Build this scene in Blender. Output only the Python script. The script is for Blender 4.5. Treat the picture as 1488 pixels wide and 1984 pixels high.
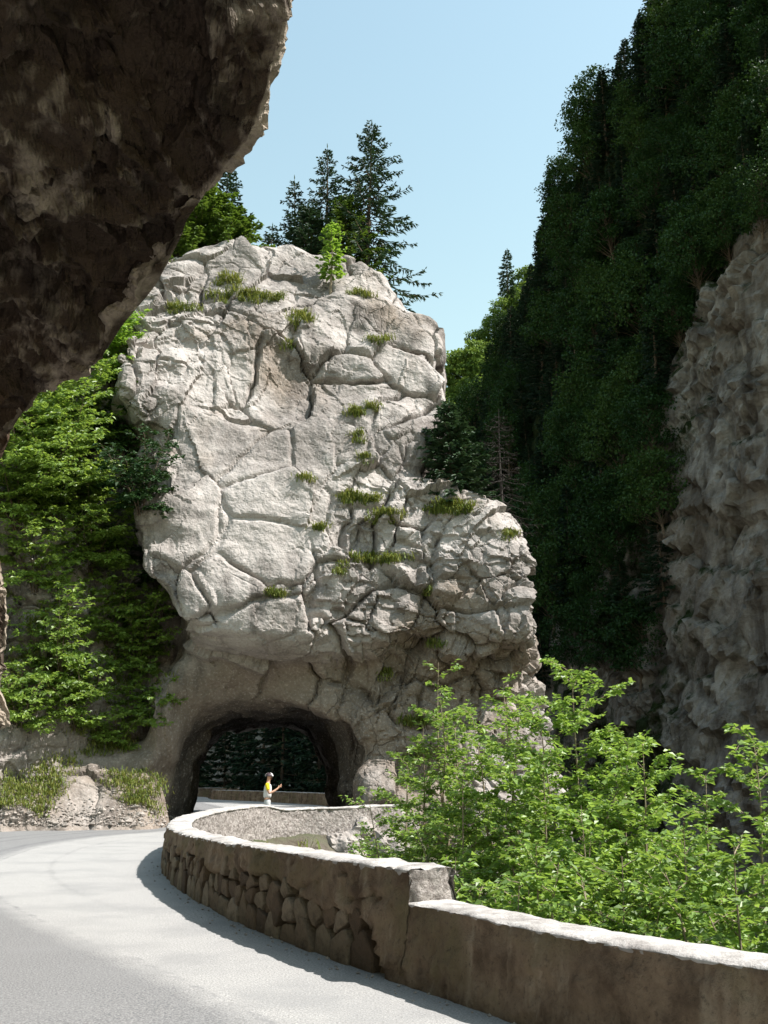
import bpy, bmesh, math, random
import numpy as np
from mathutils import Vector, Matrix

for _o in list(bpy.data.objects):
    bpy.data.objects.remove(_o)
SC = bpy.context.scene
COL = SC.collection
R = math.radians

# ------------------------------------------------------------------ camera
PITCH = R(14.3)
EYE = 1.6
cam_data = bpy.data.cameras.new('camera')
cam_data.sensor_fit = 'VERTICAL'
cam_data.sensor_height = 24.0
cam_data.lens = 24.0 * 2025.0 / 1984.0
cam_data.clip_start = 0.05
cam_data.clip_end = 6000
camera = bpy.data.objects.new('camera', cam_data)
camera.location = (0, 0, EYE)
camera.rotation_euler = (R(90) + PITCH, 0, 0)
COL.objects.link(camera)
SC.camera = camera

# ------------------------------------------------------------------ sky, sun, exposure
SUN_EL = R(54.0)
SUN_DIR = Vector((math.cos(SUN_EL) * 0.986, -0.165 * math.cos(SUN_EL), math.sin(SUN_EL))).normalized()   # towards the sun
world = bpy.data.worlds.new('World')
SC.world = world
world.use_nodes = True
wn = world.node_tree.nodes
wl = world.node_tree.links
for n in list(wn):
    wn.remove(n)
sky = wn.new('ShaderNodeTexSky')
sky.sky_type = 'NISHITA'
sky.sun_disc = False
sky.sun_elevation = SUN_EL
sky.sun_rotation = math.atan2(SUN_DIR.x, SUN_DIR.y)
sky.altitude = 0
sky.air_density = 2.0
sky.dust_density = 1.0
sky.ozone_density = 0.0
bg = wn.new('ShaderNodeBackground')
bg.inputs['Strength'].default_value = 0.108
out = wn.new('ShaderNodeOutputWorld')
wb = wn.new('ShaderNodeMix')          # camera white balance of the photograph: a touch towards cyan
wb.data_type = 'RGBA'
wb.blend_type = 'MULTIPLY'
wb.inputs[0].default_value = 1.0
wb.inputs[7].default_value = (1.08, 1.10, 0.97, 1)
wl.new(sky.outputs[0], wb.inputs[6])
wl.new(wb.outputs[2], bg.inputs[0])
wl.new(bg.outputs[0], out.inputs[0])

sun_data = bpy.data.lights.new('sun', 'SUN')
sun_data.energy = 5.0
sun_data.angle = R(0.53)
sun_data.color = (1.0, 0.955, 0.91)
sun = bpy.data.objects.new('sun', sun_data)
sun.rotation_euler = SUN_DIR.to_track_quat('Z', 'Y').to_euler()
sun.location = (40, 0, 60)
COL.objects.link(sun)

SC.view_settings.view_transform = 'Standard'
SC.view_settings.look = 'None'
SC.view_settings.exposure = 0.98
SC.view_settings.gamma = 1.0
SC.view_settings.use_curve_mapping = False
SC.cycles.use_denoising = True
SC.cycles.max_bounces = 5
SC.cycles.diffuse_bounces = 3
SC.cycles.transparent_max_bounces = 8

# ------------------------------------------------------------------ helpers
CP, SP = math.cos(PITCH), math.sin(PITCH)


def at(px, py, Y):
    """world point at forward distance Y seen at photo position px, py"""
    u = (px - 744.0) / 2025.0
    v = (992.0 - py) / 2025.0
    ry = CP - v * SP
    rz = SP + v * CP
    t = Y / ry
    return np.array((u * t, Y, EYE + rz * t))


def ray(px, py):
    u = (px - 744.0) / 2025.0
    v = (992.0 - py) / 2025.0
    return Vector((u, CP - v * SP, SP + v * CP)).normalized()


def project(P):
    """world points -> photo positions (only used to choose where plants grow)"""
    P = np.asarray(P, float)
    dx, dy, dz = P[..., 0], P[..., 1], P[..., 2] - EYE
    w = dy * CP + dz * SP
    v = -dy * SP + dz * CP
    return 744 + 2025 * dx / w, 992 - 2025 * v / w


RS = np.random.RandomState(7)
TAB = (RS.rand(64, 64, 64).astype(np.float32) * 2 - 1)
JIT = RS.rand(32, 32, 32, 6).astype(np.float32)
ROT = np.array(Matrix.Rotation(0.7, 3, Vector((0.3, 0.8, 0.5)).normalized()), dtype=np.float32)


def vnoise(P):
    P = np.asarray(P, np.float32)
    i = np.floor(P)
    f = P - i
    i = i.astype(np.int32) & 63
    j = (i + 1) & 63
    u = f * f * f * (f * (f * 6 - 15) + 10)
    x0, y0, z0 = i[..., 0], i[..., 1], i[..., 2]
    x1, y1, z1 = j[..., 0], j[..., 1], j[..., 2]
    ux, uy, uz = u[..., 0], u[..., 1], u[..., 2]
    a = TAB[x0, y0, z0] * (1 - ux) + TAB[x1, y0, z0] * ux
    b = TAB[x0, y1, z0] * (1 - ux) + TAB[x1, y1, z0] * ux
    c = TAB[x0, y0, z1] * (1 - ux) + TAB[x1, y0, z1] * ux
    d = TAB[x0, y1, z1] * (1 - ux) + TAB[x1, y1, z1] * ux
    return (a * (1 - uy) + b * uy) * (1 - uz) + (c * (1 - uy) + d * uy) * uz


def fbm(P, octaves=4, gain=0.5, ridged=False):
    P = np.asarray(P, np.float32)
    s, a, t = 0.0, 1.0, 0.0
    for k in range(octaves):
        n = vnoise(P)
        if ridged:
            n = 1 - 2 * np.abs(n)
        s = s + a * n
        t += a
        a *= gain
        P = (P @ ROT) * 2.03 + 11.7
    return s / t


def voronoi(P):
    """returns F1, F2, six random numbers of the nearest cell and the offset from its centre"""
    P = np.asarray(P, np.float32)
    i = np.floor(P).astype(np.int32)
    f = P - i
    n = len(P)
    F1 = np.full(n, 9.0, np.float32)
    F2 = np.full(n, 9.0, np.float32)
    best = np.zeros((n, 6), np.float32)
    off = np.zeros((n, 3), np.float32)
    for dx in (-1, 0, 1):
        for dy in (-1, 0, 1):
            for dz in (-1, 0, 1):
                J = JIT[(i[:, 0] + dx) & 31, (i[:, 1] + dy) & 31, (i[:, 2] + dz) & 31]
                o = f - (J[:, :3] + np.array((dx, dy, dz), np.float32))
                d = np.sqrt((o * o).sum(1))
                closer = d < F1
                F2 = np.where(closer, F1, np.minimum(F2, d))
                F1 = np.where(closer, d, F1)
                best[closer] = J[closer]
                off[closer] = o[closer]
    return F1, F2, best, off


def sstep(a, b, x):
    t = np.clip((x - a) / (b - a), 0, 1)
    return t * t * (3 - 2 * t)


def smax(a, b, k):
    h = np.clip(0.5 + 0.5 * (a - b) / k, 0, 1)
    return b * (1 - h) + a * h + k * h * (1 - h)


def smin(a, b, k):
    return -smax(-a, -b, k)


def mesh_np(name, V, F, smooth=True, attrs=None):
    """V (n,3), F (m,k) with k = 3 or 4"""
    V = np.ascontiguousarray(V, np.float32)
    F = np.ascontiguousarray(F, np.int32)
    me = bpy.data.meshes.new(name)
    m, k = F.shape
    me.vertices.add(len(V))
    me.vertices.foreach_set('co', V.ravel())
    me.loops.add(m * k)
    me.loops.foreach_set('vertex_index', F.ravel())
    me.polygons.add(m)
    me.polygons.foreach_set('loop_start', np.arange(0, m * k, k, dtype=np.int32))
    me.polygons.foreach_set('loop_total', np.full(m, k, np.int32))
    me.polygons.foreach_set('use_smooth', np.full(m, smooth, bool))
    if attrs:
        for an, av in attrs.items():
            at_ = me.attributes.new(an, 'FLOAT', 'POINT')
            at_.data.foreach_set('value', np.ascontiguousarray(av, np.float32))
    me.update(calc_edges=True)
    return me


def link(name, me, mat=None, parent=None, loc=None, rot=None, scale=None):
    o = bpy.data.objects.new(name, me)
    COL.objects.link(o)
    if mat is not None and me is not None and len(me.materials) == 0:
        me.materials.append(mat)
    if parent is not None:
        o.parent = parent
    if loc is not None:
        o.location = loc
    if rot is not None:
        o.rotation_euler = rot
    if scale is not None:
        o.scale = scale if hasattr(scale, '__len__') else (scale,) * 3
    return o


def empty(name, loc=(0, 0, 0), rot=(0, 0, 0), scale=1.0):
    o = bpy.data.objects.new(name, None)
    COL.objects.link(o)
    o.empty_display_size = 0.2
    o.location = loc
    o.rotation_euler = rot
    o.scale = (scale,) * 3
    return o


def tag(o, label=None, cat=None, group=None, kind=None):
    if label:
        o['label'] = label
    if cat:
        o['category'] = cat
    if group:
        o['group'] = group
    if kind:
        o['kind'] = kind
    return o


def copy_tree(o, parent=None):
    c = o.copy()
    COL.objects.link(c)
    if parent is not None:
        c.parent = parent
    for ch in [x for x in bpy.data.objects if x.parent == o]:
        copy_tree(ch, c)
    return c


def normals_of(V, F):
    if F.shape[1] == 4:
        n = np.cross(V[F[:, 2]] - V[F[:, 0]], V[F[:, 3]] - V[F[:, 1]])
    else:
        n = np.cross(V[F[:, 1]] - V[F[:, 0]], V[F[:, 2]] - V[F[:, 0]])
    N = np.zeros_like(V)
    for c in range(3):
        acc = np.zeros(len(V))
        for k in range(F.shape[1]):
            acc += np.bincount(F[:, k], n[:, c], minlength=len(V))
        N[:, c] = acc
    return N / np.maximum(np.linalg.norm(N, axis=1, keepdims=True), 1e-9)


def grid_faces(nu, nv):
    a = np.arange(nu * nv).reshape(nu, nv)
    return np.stack((a[:-1, :-1], a[1:, :-1], a[1:, 1:], a[:-1, 1:]), -1).reshape(-1, 4)


def subdivide(V, F):
    """each quad into four, edge points averaged (positions stay on the surface)"""
    n = len(V)
    E = np.concatenate([F[:, [k, (k + 1) % 4]] for k in range(4)])
    E.sort(1)
    key = E[:, 0].astype(np.int64) * n + E[:, 1]
    uq, inv = np.unique(key, return_inverse=True)
    ev = 0.5 * (V[uq // n] + V[uq % n])
    fv = V[F].mean(1)
    m = len(F)
    ei = n + inv.reshape(4, m)
    fi = n + len(uq) + np.arange(m)
    Q = []
    for k in range(4):
        Q.append(np.stack((F[:, k], ei[k], fi, ei[k - 1]), 1))
    return np.concatenate((V, ev, fv)), np.concatenate(Q)


def surface_net(f, origin, h):
    """quads of the zero level of the field f (negative inside)"""
    nx, ny, nz = f.shape
    s = f < 0
    c = np.zeros((nx - 1, ny - 1, nz - 1), np.int8)
    for a in (0, 1):
        for b in (0, 1):
            for d in (0, 1):
                c += s[a:nx - 1 + a, b:ny - 1 + b, d:nz - 1 + d]
    act = (c > 0) & (c < 8)
    idx = np.argwhere(act)
    ids = np.full(act.shape, -1, np.int32)
    ids[act] = np.arange(len(idx))
    pos = np.zeros((len(idx), 3))
    cnt = np.zeros(len(idx))
    cor = [(a, b, d) for a in (0, 1) for b in (0, 1) for d in (0, 1)]
    for p in cor:
        for ax in range(3):
            if p[ax] == 0:
                q = list(p)
                q[ax] = 1
                fa = f[idx[:, 0] + p[0], idx[:, 1] + p[1], idx[:, 2] + p[2]]
                fb = f[idx[:, 0] + q[0], idx[:, 1] + q[1], idx[:, 2] + q[2]]
                m = (fa < 0) != (fb < 0)
                t = np.where(m, fa / np.where(m, fa - fb, 1), 0)
                pt = np.array(p, float)[None, :].repeat(len(idx), 0)
                pt[:, ax] += t
                pos[m] += pt[m]
                cnt[m] += 1
    V = (idx + pos / cnt[:, None]) * h + np.array(origin)
    Q = []
    for ax in range(3):
        b, c2 = [(1, 2), (2, 0), (0, 1)][ax]
        sl0 = [slice(None)] * 3
        sl1 = [slice(None)] * 3
        sl0[ax] = slice(0, -1)
        sl1[ax] = slice(1, None)
        a0, a1 = s[tuple(sl0)], s[tuple(sl1)]
        e = np.argwhere(a0 != a1)
        lim = np.array(act.shape)
        ok = (e[:, b] > 0) & (e[:, c2] > 0) & (e[:, b] < lim[b]) & (e[:, c2] < lim[c2])
        e = e[ok]
        flip = a0[e[:, 0], e[:, 1], e[:, 2]]

        def cell(db, dc):
            g = e.copy()
            g[:, b] -= db
            g[:, c2] -= dc
            return ids[g[:, 0], g[:, 1], g[:, 2]]
        q = np.stack((cell(1, 1), cell(0, 1), cell(0, 0), cell(1, 0)), 1)
        q = np.where(flip[:, None], q, q[:, ::-1])
        Q.append(q)
    Q = np.concatenate(Q)
    Q = Q[(Q >= 0).all(1)]
    return V, Q


def catmull(P, n):
    P = np.asarray(P, float)
    A = np.vstack((2 * P[0] - P[1], P, 2 * P[-1] - P[-2]))
    out_ = []
    for i in range(len(P) - 1):
        p0, p1, p2, p3 = A[i:i + 4]
        t = np.linspace(0, 1, 24, endpoint=False)[:, None]
        out_.append(0.5 * (2 * p1 + (p2 - p0) * t + (2 * p0 - 5 * p1 + 4 * p2 - p3) * t ** 2
                           + (3 * p1 - p0 - 3 * p2 + p3) * t ** 3))
    C = np.vstack(out_ + [P[-1:]])
    s = np.concatenate(([0], np.cumsum(np.linalg.norm(np.diff(C, axis=0), axis=1))))
    if isinstance(n, float):
        n = int(s[-1] / n) + 1
    q = np.linspace(0, s[-1], n)
    return np.stack([np.interp(q, s, C[:, k]) for k in range(C.shape[1])], 1), q


# ------------------------------------------------------------------ materials
class NT:
    def __init__(self, name):
        self.m = bpy.data.materials.new(name)
        self.m.use_nodes = True
        self.t = self.m.node_tree
        self.t.nodes.clear()
        self.out = self.t.nodes.new('ShaderNodeOutputMaterial')

    def n(self, typ, **kw):
        nd = self.t.nodes.new(typ)
        for k, v in kw.items():
            if k.startswith('_'):
                setattr(nd, k[1:], v)
            else:
                key = k.replace('__', ' ')
                sock = nd.inputs[int(key[1:])] if key[0] == 'i' and key[1:].isdigit() else nd.inputs[key]
                if isinstance(v, bpy.types.NodeSocket):
                    self.t.links.new(v, sock)
                else:
                    sock.default_value = v
        return nd

    def coord(self, scale=(1, 1, 1), rot=(0, 0, 0)):
        tc = self.n('ShaderNodeTexCoord')
        mp = self.n('ShaderNodeMapping', Vector=tc.outputs['Object'], Scale=scale, Rotation=rot)
        return mp.outputs[0]

    def noise(self, vec, scale, detail=6.0, rough=0.6, dist=0.0):
        return self.n('ShaderNodeTexNoise', Vector=vec, Scale=scale, Detail=detail, Roughness=rough, Distortion=dist).outputs['Fac']

    def ramp(self, fac, stops, interp='LINEAR'):
        r = self.n('ShaderNodeValToRGB', Fac=fac)
        cr = r.color_ramp
        cr.interpolation = interp
        while len(cr.elements) < len(stops):
            cr.elements.new(0.5)
        for e, (p, c) in zip(cr.elements, stops):
            e.position = p
            e.color = c if len(c) == 4 else (*c, 1)
        return r.outputs[0]

    def val(self, fac, a, b, lo=0.0, hi=1.0):
        return self.n('ShaderNodeMapRange', Value=fac, i1=a, i2=b, i3=lo, i4=hi).outputs[0]

    def mix(self, fac, a, b, mode='MIX'):
        nd = self.t.nodes.new('ShaderNodeMix')
        nd.data_type = 'RGBA'
        nd.blend_type = mode
        for sock, v in ((nd.inputs[0], fac), (nd.inputs[6], a), (nd.inputs[7], b)):
            if isinstance(v, bpy.types.NodeSocket):
                self.t.links.new(v, sock)
            else:
                sock.default_value = v if not (isinstance(v, tuple) and len(v) == 3) else (*v, 1)
        return nd.outputs[2]

    def math(self, op, a, b=0.0):
        return self.n('ShaderNodeMath', _operation=op, i0=a, i1=b).outputs[0]

    def bump(self, height, strength, dist, prev=None):
        nd = self.n('ShaderNodeBump', Height=height, Strength=strength, Distance=dist)
        if prev is not None:
            self.t.links.new(prev, nd.inputs['Normal'])
        return nd.outputs[0]

    def attr(self, name):
        return self.n('ShaderNodeAttribute', _attribute_name=name).outputs['Fac']

    def finish(self, color, rough=0.8, normal=None, spec=0.3, translucent=0.0, tcolor=None):
        p = self.n('ShaderNodeBsdfPrincipled')
        for key, v in (('Base Color', color), ('Roughness', rough), ('Specular IOR Level', spec), ('Normal', normal)):
            if v is None:
                continue
            if isinstance(v, bpy.types.NodeSocket):
                self.t.links.new(v, p.inputs[key])
            else:
                p.inputs[key].default_value = (*v, 1) if isinstance(v, tuple) and len(v) == 3 else v
        sh = p.outputs[0]
        if translucent > 0:
            tr = self.n('ShaderNodeBsdfTranslucent')
            self.t.links.new(tcolor if tcolor is not None else color, tr.inputs[0])
            mx = self.n('ShaderNodeMixShader', Fac=translucent)
            self.t.links.new(sh, mx.inputs[1])
            self.t.links.new(tr.outputs[0], mx.inputs[2])
            sh = mx.outputs[0]
        self.t.links.new(sh, self.out.inputs[0])
        return self.m


def mat_plain(name, color, rough=0.7, spec=0.3, var=0.25, scale=6.0, bump=0.0):
    t = NT(name)
    v = t.coord()
    f = t.noise(v, scale, 5)
    c = t.mix(t.val(f, 0.3, 0.7), tuple(x * (1 - var) for x in color), tuple(min(1, x * (1 + var)) for x in color))
    nrm = t.bump(t.noise(v, scale * 6, 4), bump, 0.02) if bump else None
    return t.finish(c, rough, nrm, spec)


def mat_rock(name, light, mid, stain, dark, fine=1.0, bump=0.7, spots=0.4, joints=False):
    """limestone: broad tones, stains and streaks come from the mesh attributes tone, stain and streak"""
    t = NT(name)
    v = t.coord()
    n1 = t.noise(v, 2.0 * fine, 5, 0.58)
    n2 = t.noise(v, 11 * fine, 3, 0.7)
    tone = t.math('ADD', t.attr('tone'), t.math('MULTIPLY', t.math('SUBTRACT', n1, 0.5), 1.5))
    col = t.mix(t.val(tone, 0.2, 0.8), mid, light)
    col = t.mix(t.attr('stain'), col, stain)
    col = t.mix(t.attr('streak'), col, dark)
    col = t.mix(t.val(n2, 0.55, 0.7, 0, 0.38), col, dark)
    col = t.mix(t.val(n2, 0.45, 0.32, 0, spots), col, tuple(min(1, x * 1.3) for x in light))
    h = t.math('ADD', n1, t.math('MULTIPLY', n2, 0.15))
    b = t.bump(h, bump, 0.3 / fine)
    if joints:
        wv = t.n('ShaderNodeMapping', Vector=v, Scale=(1.0, 1.0, 0.62), Rotation=(0.15, 0.35, 0.2)).outputs[0]
        wv = t.n('ShaderNodeVectorMath', _operation='ADD', i0=wv, i1=t.n('ShaderNodeCombineXYZ', X=t.math('MULTIPLY', n1, 0.5), Y=t.math('MULTIPLY', n1, -0.4), Z=t.math('MULTIPLY', n1, 0.3)).outputs[0]).outputs[0]
        vo = t.n('ShaderNodeTexVoronoi', _feature='DISTANCE_TO_EDGE', Vector=wv, Scale=0.95).outputs['Distance']
        b = t.bump(t.val(vo, 0.0, 0.03), t.attr('joint'), 0.10, b)
    return t.finish(col, 0.9, b, 0.2)


M = {}
M['lime'] = mat_rock('limestone', (0.385, 0.352, 0.33), (0.205, 0.184, 0.17), (0.185, 0.145, 0.11), (0.06, 0.05, 0.043), 1.0, 0.6, 0.4, True)
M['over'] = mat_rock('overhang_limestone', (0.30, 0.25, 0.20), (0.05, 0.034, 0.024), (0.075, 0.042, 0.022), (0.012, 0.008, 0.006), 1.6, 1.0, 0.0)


def rock_tones(V, s=1.0):
    """vertex tones of a rock face: broad patches, brown stains, dark water streaks"""
    tone = 0.5 + 0.9 * fbm(V * 0.35 * s, 4, 0.6)
    stain = 0.8 * sstep(0.0, 0.36, fbm(V * 0.17 * s + 20, 4, 0.6))
    streak = 0.6 * sstep(0.10, 0.45, fbm(V * np.array((0.9, 0.9, 0.09)) * s + 50, 4, 0.6))
    return {'tone': tone, 'stain': stain, 'streak': streak}


def mat_leaf(name, dark, mid, bright, translucent=0.35, rough=0.42, spec=0.5, per_plant=0.25):
    t = NT(name)
    g = t.n('ShaderNodeNewGeometry')
    rnd = g.outputs['Random Per Island']
    oi = t.n('ShaderNodeObjectInfo').outputs['Random']
    f = t.math('ADD', t.math('MULTIPLY', rnd, 1 - per_plant), t.math('MULTIPLY', oi, per_plant))
    c = t.ramp(f, [(0.05, dark), (0.5, mid), (0.95, bright)])
    tc = t.mix(0.5, c, tuple(min(1, x * y) for x, y in zip(bright, (1.6, 1.5, 0.9))))
    return t.finish(c, rough, None, spec, translucent, tc)


M['leaf_bush'] = mat_leaf('bush_leaf', (0.07, 0.13, 0.025), (0.15, 0.26, 0.045), (0.27, 0.40, 0.085), 0.42, 0.46, 0.55)
M['leaf_slope'] = mat_leaf('slope_leaf', (0.07, 0.125, 0.022), (0.15, 0.245, 0.04), (0.26, 0.37, 0.07), 0.42, 0.45, 0.5)
M['leaf_pine'] = mat_leaf('pine_needle', (0.04, 0.085, 0.014), (0.085, 0.155, 0.022), (0.14, 0.215, 0.032), 0.3, 0.5, 0.3)
M['leaf_spruce'] = mat_leaf('spruce_needle', (0.018, 0.045, 0.022), (0.03, 0.07, 0.03), (0.055, 0.095, 0.04), 0.12, 0.55, 0.3)
M['leaf_lime'] = mat_leaf('sapling_leaf', (0.10, 0.20, 0.03), (0.18, 0.32, 0.04), (0.26, 0.40, 0.06), 0.4, 0.45, 0.4)
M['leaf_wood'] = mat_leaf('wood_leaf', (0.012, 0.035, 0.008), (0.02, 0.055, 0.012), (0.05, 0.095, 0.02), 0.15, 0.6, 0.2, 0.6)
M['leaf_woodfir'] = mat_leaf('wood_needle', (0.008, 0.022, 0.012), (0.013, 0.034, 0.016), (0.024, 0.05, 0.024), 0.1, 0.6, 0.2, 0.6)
M['leaf_far'] = mat_leaf('far_leaf', (0.06, 0.11, 0.025), (0.12, 0.20, 0.04), (0.20, 0.28, 0.06), 0.3, 0.55, 0.25, 0.5)
M['grass'] = mat_leaf('grass_blade', (0.06, 0.10, 0.018), (0.13, 0.18, 0.032), (0.25, 0.25, 0.075), 0.3, 0.55, 0.3)
M['bark'] = mat_plain('bark', (0.13, 0.10, 0.075), 0.9, 0.1, 0.4, 9, 0.5)
M['bark_pale'] = mat_plain('pale_bark', (0.27, 0.22, 0.16), 0.9, 0.1, 0.35, 9, 0.4)
M['dead'] = mat_plain('dead_wood', (0.05, 0.044, 0.04), 0.9, 0.1, 0.3, 9, 0.3)

# ================================================================== THE SETTING
# road-side foot of the parapet, from behind the camera round the bend to the tunnel
WALL_PTS = [(6.9, 1.0), (5.3, 2.7), (3.6, 4.4), (2.05, 6.05), (1.02, 7.55), (0.42, 8.66), (-0.14, 9.7), (-0.56, 10.5), (-1.15, 11.7),
            (-1.85, 13.3), (-2.75, 15.7), (-3.6, 18.4), (-4.22, 21.2), (-4.72, 24.6), (-4.9, 28.0), (-4.72, 31.2),
            (-4.1, 33.6), (-2.9, 35.1), (-1.4, 35.9), (0.4, 36.9)]
BEYOND = [(0.2, 40), (-0.2, 45), (-1.6, 51), (-2.2, 58), (-3.4, 66), (-8.0, 76), (-13.6, 85.5), (-17, 98), (-28, 112), (-60, 130)]
wall_path, wall_s = catmull(WALL_PTS, 0.05)
edge_path, _ = catmull([(14, -14), (9, -3)] + WALL_PTS + BEYOND, 0.4)


def frame2(path):
    t = np.gradient(path, axis=0)
    t /= np.linalg.norm(t, axis=1, keepdims=True)
    return t, np.stack((-t[:, 1], t[:, 0]), 1)      # tangent, normal towards the road


def edge_distance(x, y):
    """signed distance to the parapet line, positive on the valley side"""
    P = np.stack((np.ravel(x), np.ravel(y)), 1)
    t, n = frame2(edge_path)
    best = np.full(len(P), 1e9)
    sgn = np.zeros(len(P))
    for i0 in range(0, len(P), 20000):
        q = P[i0:i0 + 20000]
        d2 = ((q[:, None, :] - edge_path[None, :, :]) ** 2).sum(2)
        k = d2.argmin(1)
        best[i0:i0 + 20000] = np.sqrt(d2[np.arange(len(q)), k])
        sgn[i0:i0 + 20000] = -np.sign(((q - edge_path[k]) * n[k]).sum(1))
    return (best * sgn).reshape(np.shape(x))


# ---- road
M['road'] = None
t = NT('asphalt')
v = t.coord()
lane = t.attr('lane')
sp = t.noise(v, 55, 3, 0.7)
sp2 = t.noise(v, 140, 2, 0.6)
lg = t.noise(v, 0.8, 5, 0.6)
pale = t.mix(t.val(sp, 0.35, 0.65), (0.20, 0.197, 0.192), (0.40, 0.392, 0.378))
grey = t.mix(t.val(sp, 0.35, 0.65), (0.09, 0.092, 0.096), (0.26, 0.256, 0.252))
wob = t.math('ADD', lane, t.math('MULTIPLY', t.math('SUBTRACT', t.noise(v, 2.2, 5), 0.5), 0.35))
c = t.mix(t.val(wob, -0.04, 0.3), pale, grey)
c = t.mix(t.val(lg, 0.46, 0.66, 0, 0.5), c, (0.2, 0.2, 0.2))
seam = t.math('ABSOLUTE', t.math('ADD', lane, t.math('MULTIPLY', t.math('SUBTRACT', t.noise(v, 22, 3), 0.5), 0.12)))
c = t.mix(t.math('MULTIPLY', t.val(seam, 0.05, 0.012), t.val(t.noise(v, 3.0, 4), 0.45, 0.7)), c, (0.14, 0.14, 0.145))
c = t.mix(t.val(sp2, 0.58, 0.68, 0, 0.55), c, (0.13, 0.13, 0.13))
yy = t.n('ShaderNodeSeparateXYZ', Vector=v).outputs[1]
for l0, wd, y0, k in ((0.55, 0.13, 15, 0.55), (1.75, 0.16, 17, 0.5), (-1.1, 0.07, 13, 0.25), (2.5, 0.2, 20, 0.4)):
    band = t.val(t.math('ABSOLUTE', t.math('SUBTRACT', wob, l0)), wd, wd * 0.3)
    c = t.mix(t.math('MULTIPLY', t.math('MULTIPLY', band, t.val(yy, y0, y0 + 6)), t.math('MULTIPLY', t.val(lg, 0.3, 0.6), k)), c, (0.09, 0.09, 0.095))
b = t.bump(sp, 0.5, 0.012)
b = t.bump(sp2, 0.5, 0.006, b)
M['road'] = t.finish(c, 0.85, b, 0.25)

SEAM = [(1.6, 3.2), (0.4, 5.6), (-1.27, 8.6), (-2.5, 10.6), (-3.9, 12.8), (-5.4, 15.5), (-6.8, 18.7), (-7.8, 22.5), (-8.3, 27), (-7.9, 31), (-6.8, 34), (-5.6, 38), (-7, 50), (-9, 62), (-15, 84)]
seam_path, _ = catmull(SEAM, 0.1)
ts, ns = frame2(seam_path)


def seam_distance(P):
    out_ = np.zeros(len(P))
    for i0 in range(0, len(P), 8000):
        q = P[i0:i0 + 8000]
        d2 = ((q[:, None, :] - seam_path[None]) ** 2).sum(2)
        k = d2.argmin(1)
        out_[i0:i0 + 8000] = np.sqrt(d2[np.arange(len(q)), k]) * np.sign(((q - seam_path[k]) * ns[k]).sum(1))
    return out_


rp = edge_path[(edge_path[:, 1] > -13) & (edge_path[:, 1] < 111)]
rp, _ = catmull(rp[::2], 0.25)
tr, nr = frame2(rp)
cross = 13.0 * np.linspace(0, 1, 60) ** 1.3
cross[0] = -0.15
wid = np.interp(rp[:, 1], [30, 37.5, 40, 50, 60, 200], [1.0, 0.62, 0.6, 0.6, 0.8, 0.8])
RV = np.zeros((len(rp), 60, 3))
RV[:, :, :2] = rp[:, None, :] + nr[:, None, :] * (cross[None, :, None] * wid[:, None, None])
RV = RV.reshape(-1, 3)
lane_v = np.clip(seam_distance(RV[:, :2]), -3, 3)
RV[:, 2] = 0.006 * fbm(RV * np.array((0.5, 0.5, 1)), 2)
road = link('road', mesh_np('road', RV, grid_faces(len(rp), 60)[:, ::-1], True, {'lane': lane_v}), M['road'])
tag(road, 'pale sunlit asphalt road bending round the parapet into the tunnel', kind='structure')

# ---- ground: the ledge under the road, the slope below the parapet and the gorge floor
t = NT('gorge_soil')
v = t.coord()
a = t.noise(v, 0.7, 7, 0.65)
c = t.mix(t.val(a, 0.4, 0.6), (0.07, 0.058, 0.042), (0.19, 0.165, 0.14))
c = t.mix(t.val(t.noise(v, 0.35, 5), 0.45, 0.6), c, (0.045, 0.065, 0.02))
M['soil'] = t.finish(c, 0.95, t.bump(t.noise(v, 4, 8, 0.7), 0.8, 0.2), 0.1)

gx = np.concatenate((np.arange(-60, -16, 2.0), np.arange(-16, 14, 0.4), np.arange(14, 62, 2.0)))
gy = np.concatenate((np.arange(-16, 5, 1.5), np.arange(5, 42, 0.4), np.arange(42, 150, 2.0)))
GX, GY = np.meshgrid(gx, gy, indexing='ij')
GD = edge_distance(GX, GY)
GP = np.stack((GX, GY, np.zeros_like(GX)), -1)
drop = np.clip(GD - 0.35, 0, None)
GZ = -0.05 - 0.85 * drop
GZ = np.where(GD > 0.3, GZ + (fbm(GP * 0.45, 4) * 0.9 + 0.5 * fbm(GP * 1.7, 3)) * np.clip(drop / 1.5, 0, 1), GZ)
GZ = np.maximum(GZ, -13 + 0.8 * fbm(GP * 0.2, 3))
GP[..., 2] = GZ
ground = link('ground', mesh_np('ground', GP.reshape(-1, 3), grid_faces(len(gx), len(gy))), M['soil'])
tag(ground, 'stony soil slope falling from the road edge into the gorge', kind='structure')
FV = np.array([(-4000, -4000, -13.9), (4000, -4000, -13.9), (4000, 4000, -13.9), (-4000, 4000, -13.9)], float)
floor = link('gorge_floor', mesh_np('gorge_floor', FV, np.array([[0, 1, 2, 3]])), M['soil'])
tag(floor, kind='structure')

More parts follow.
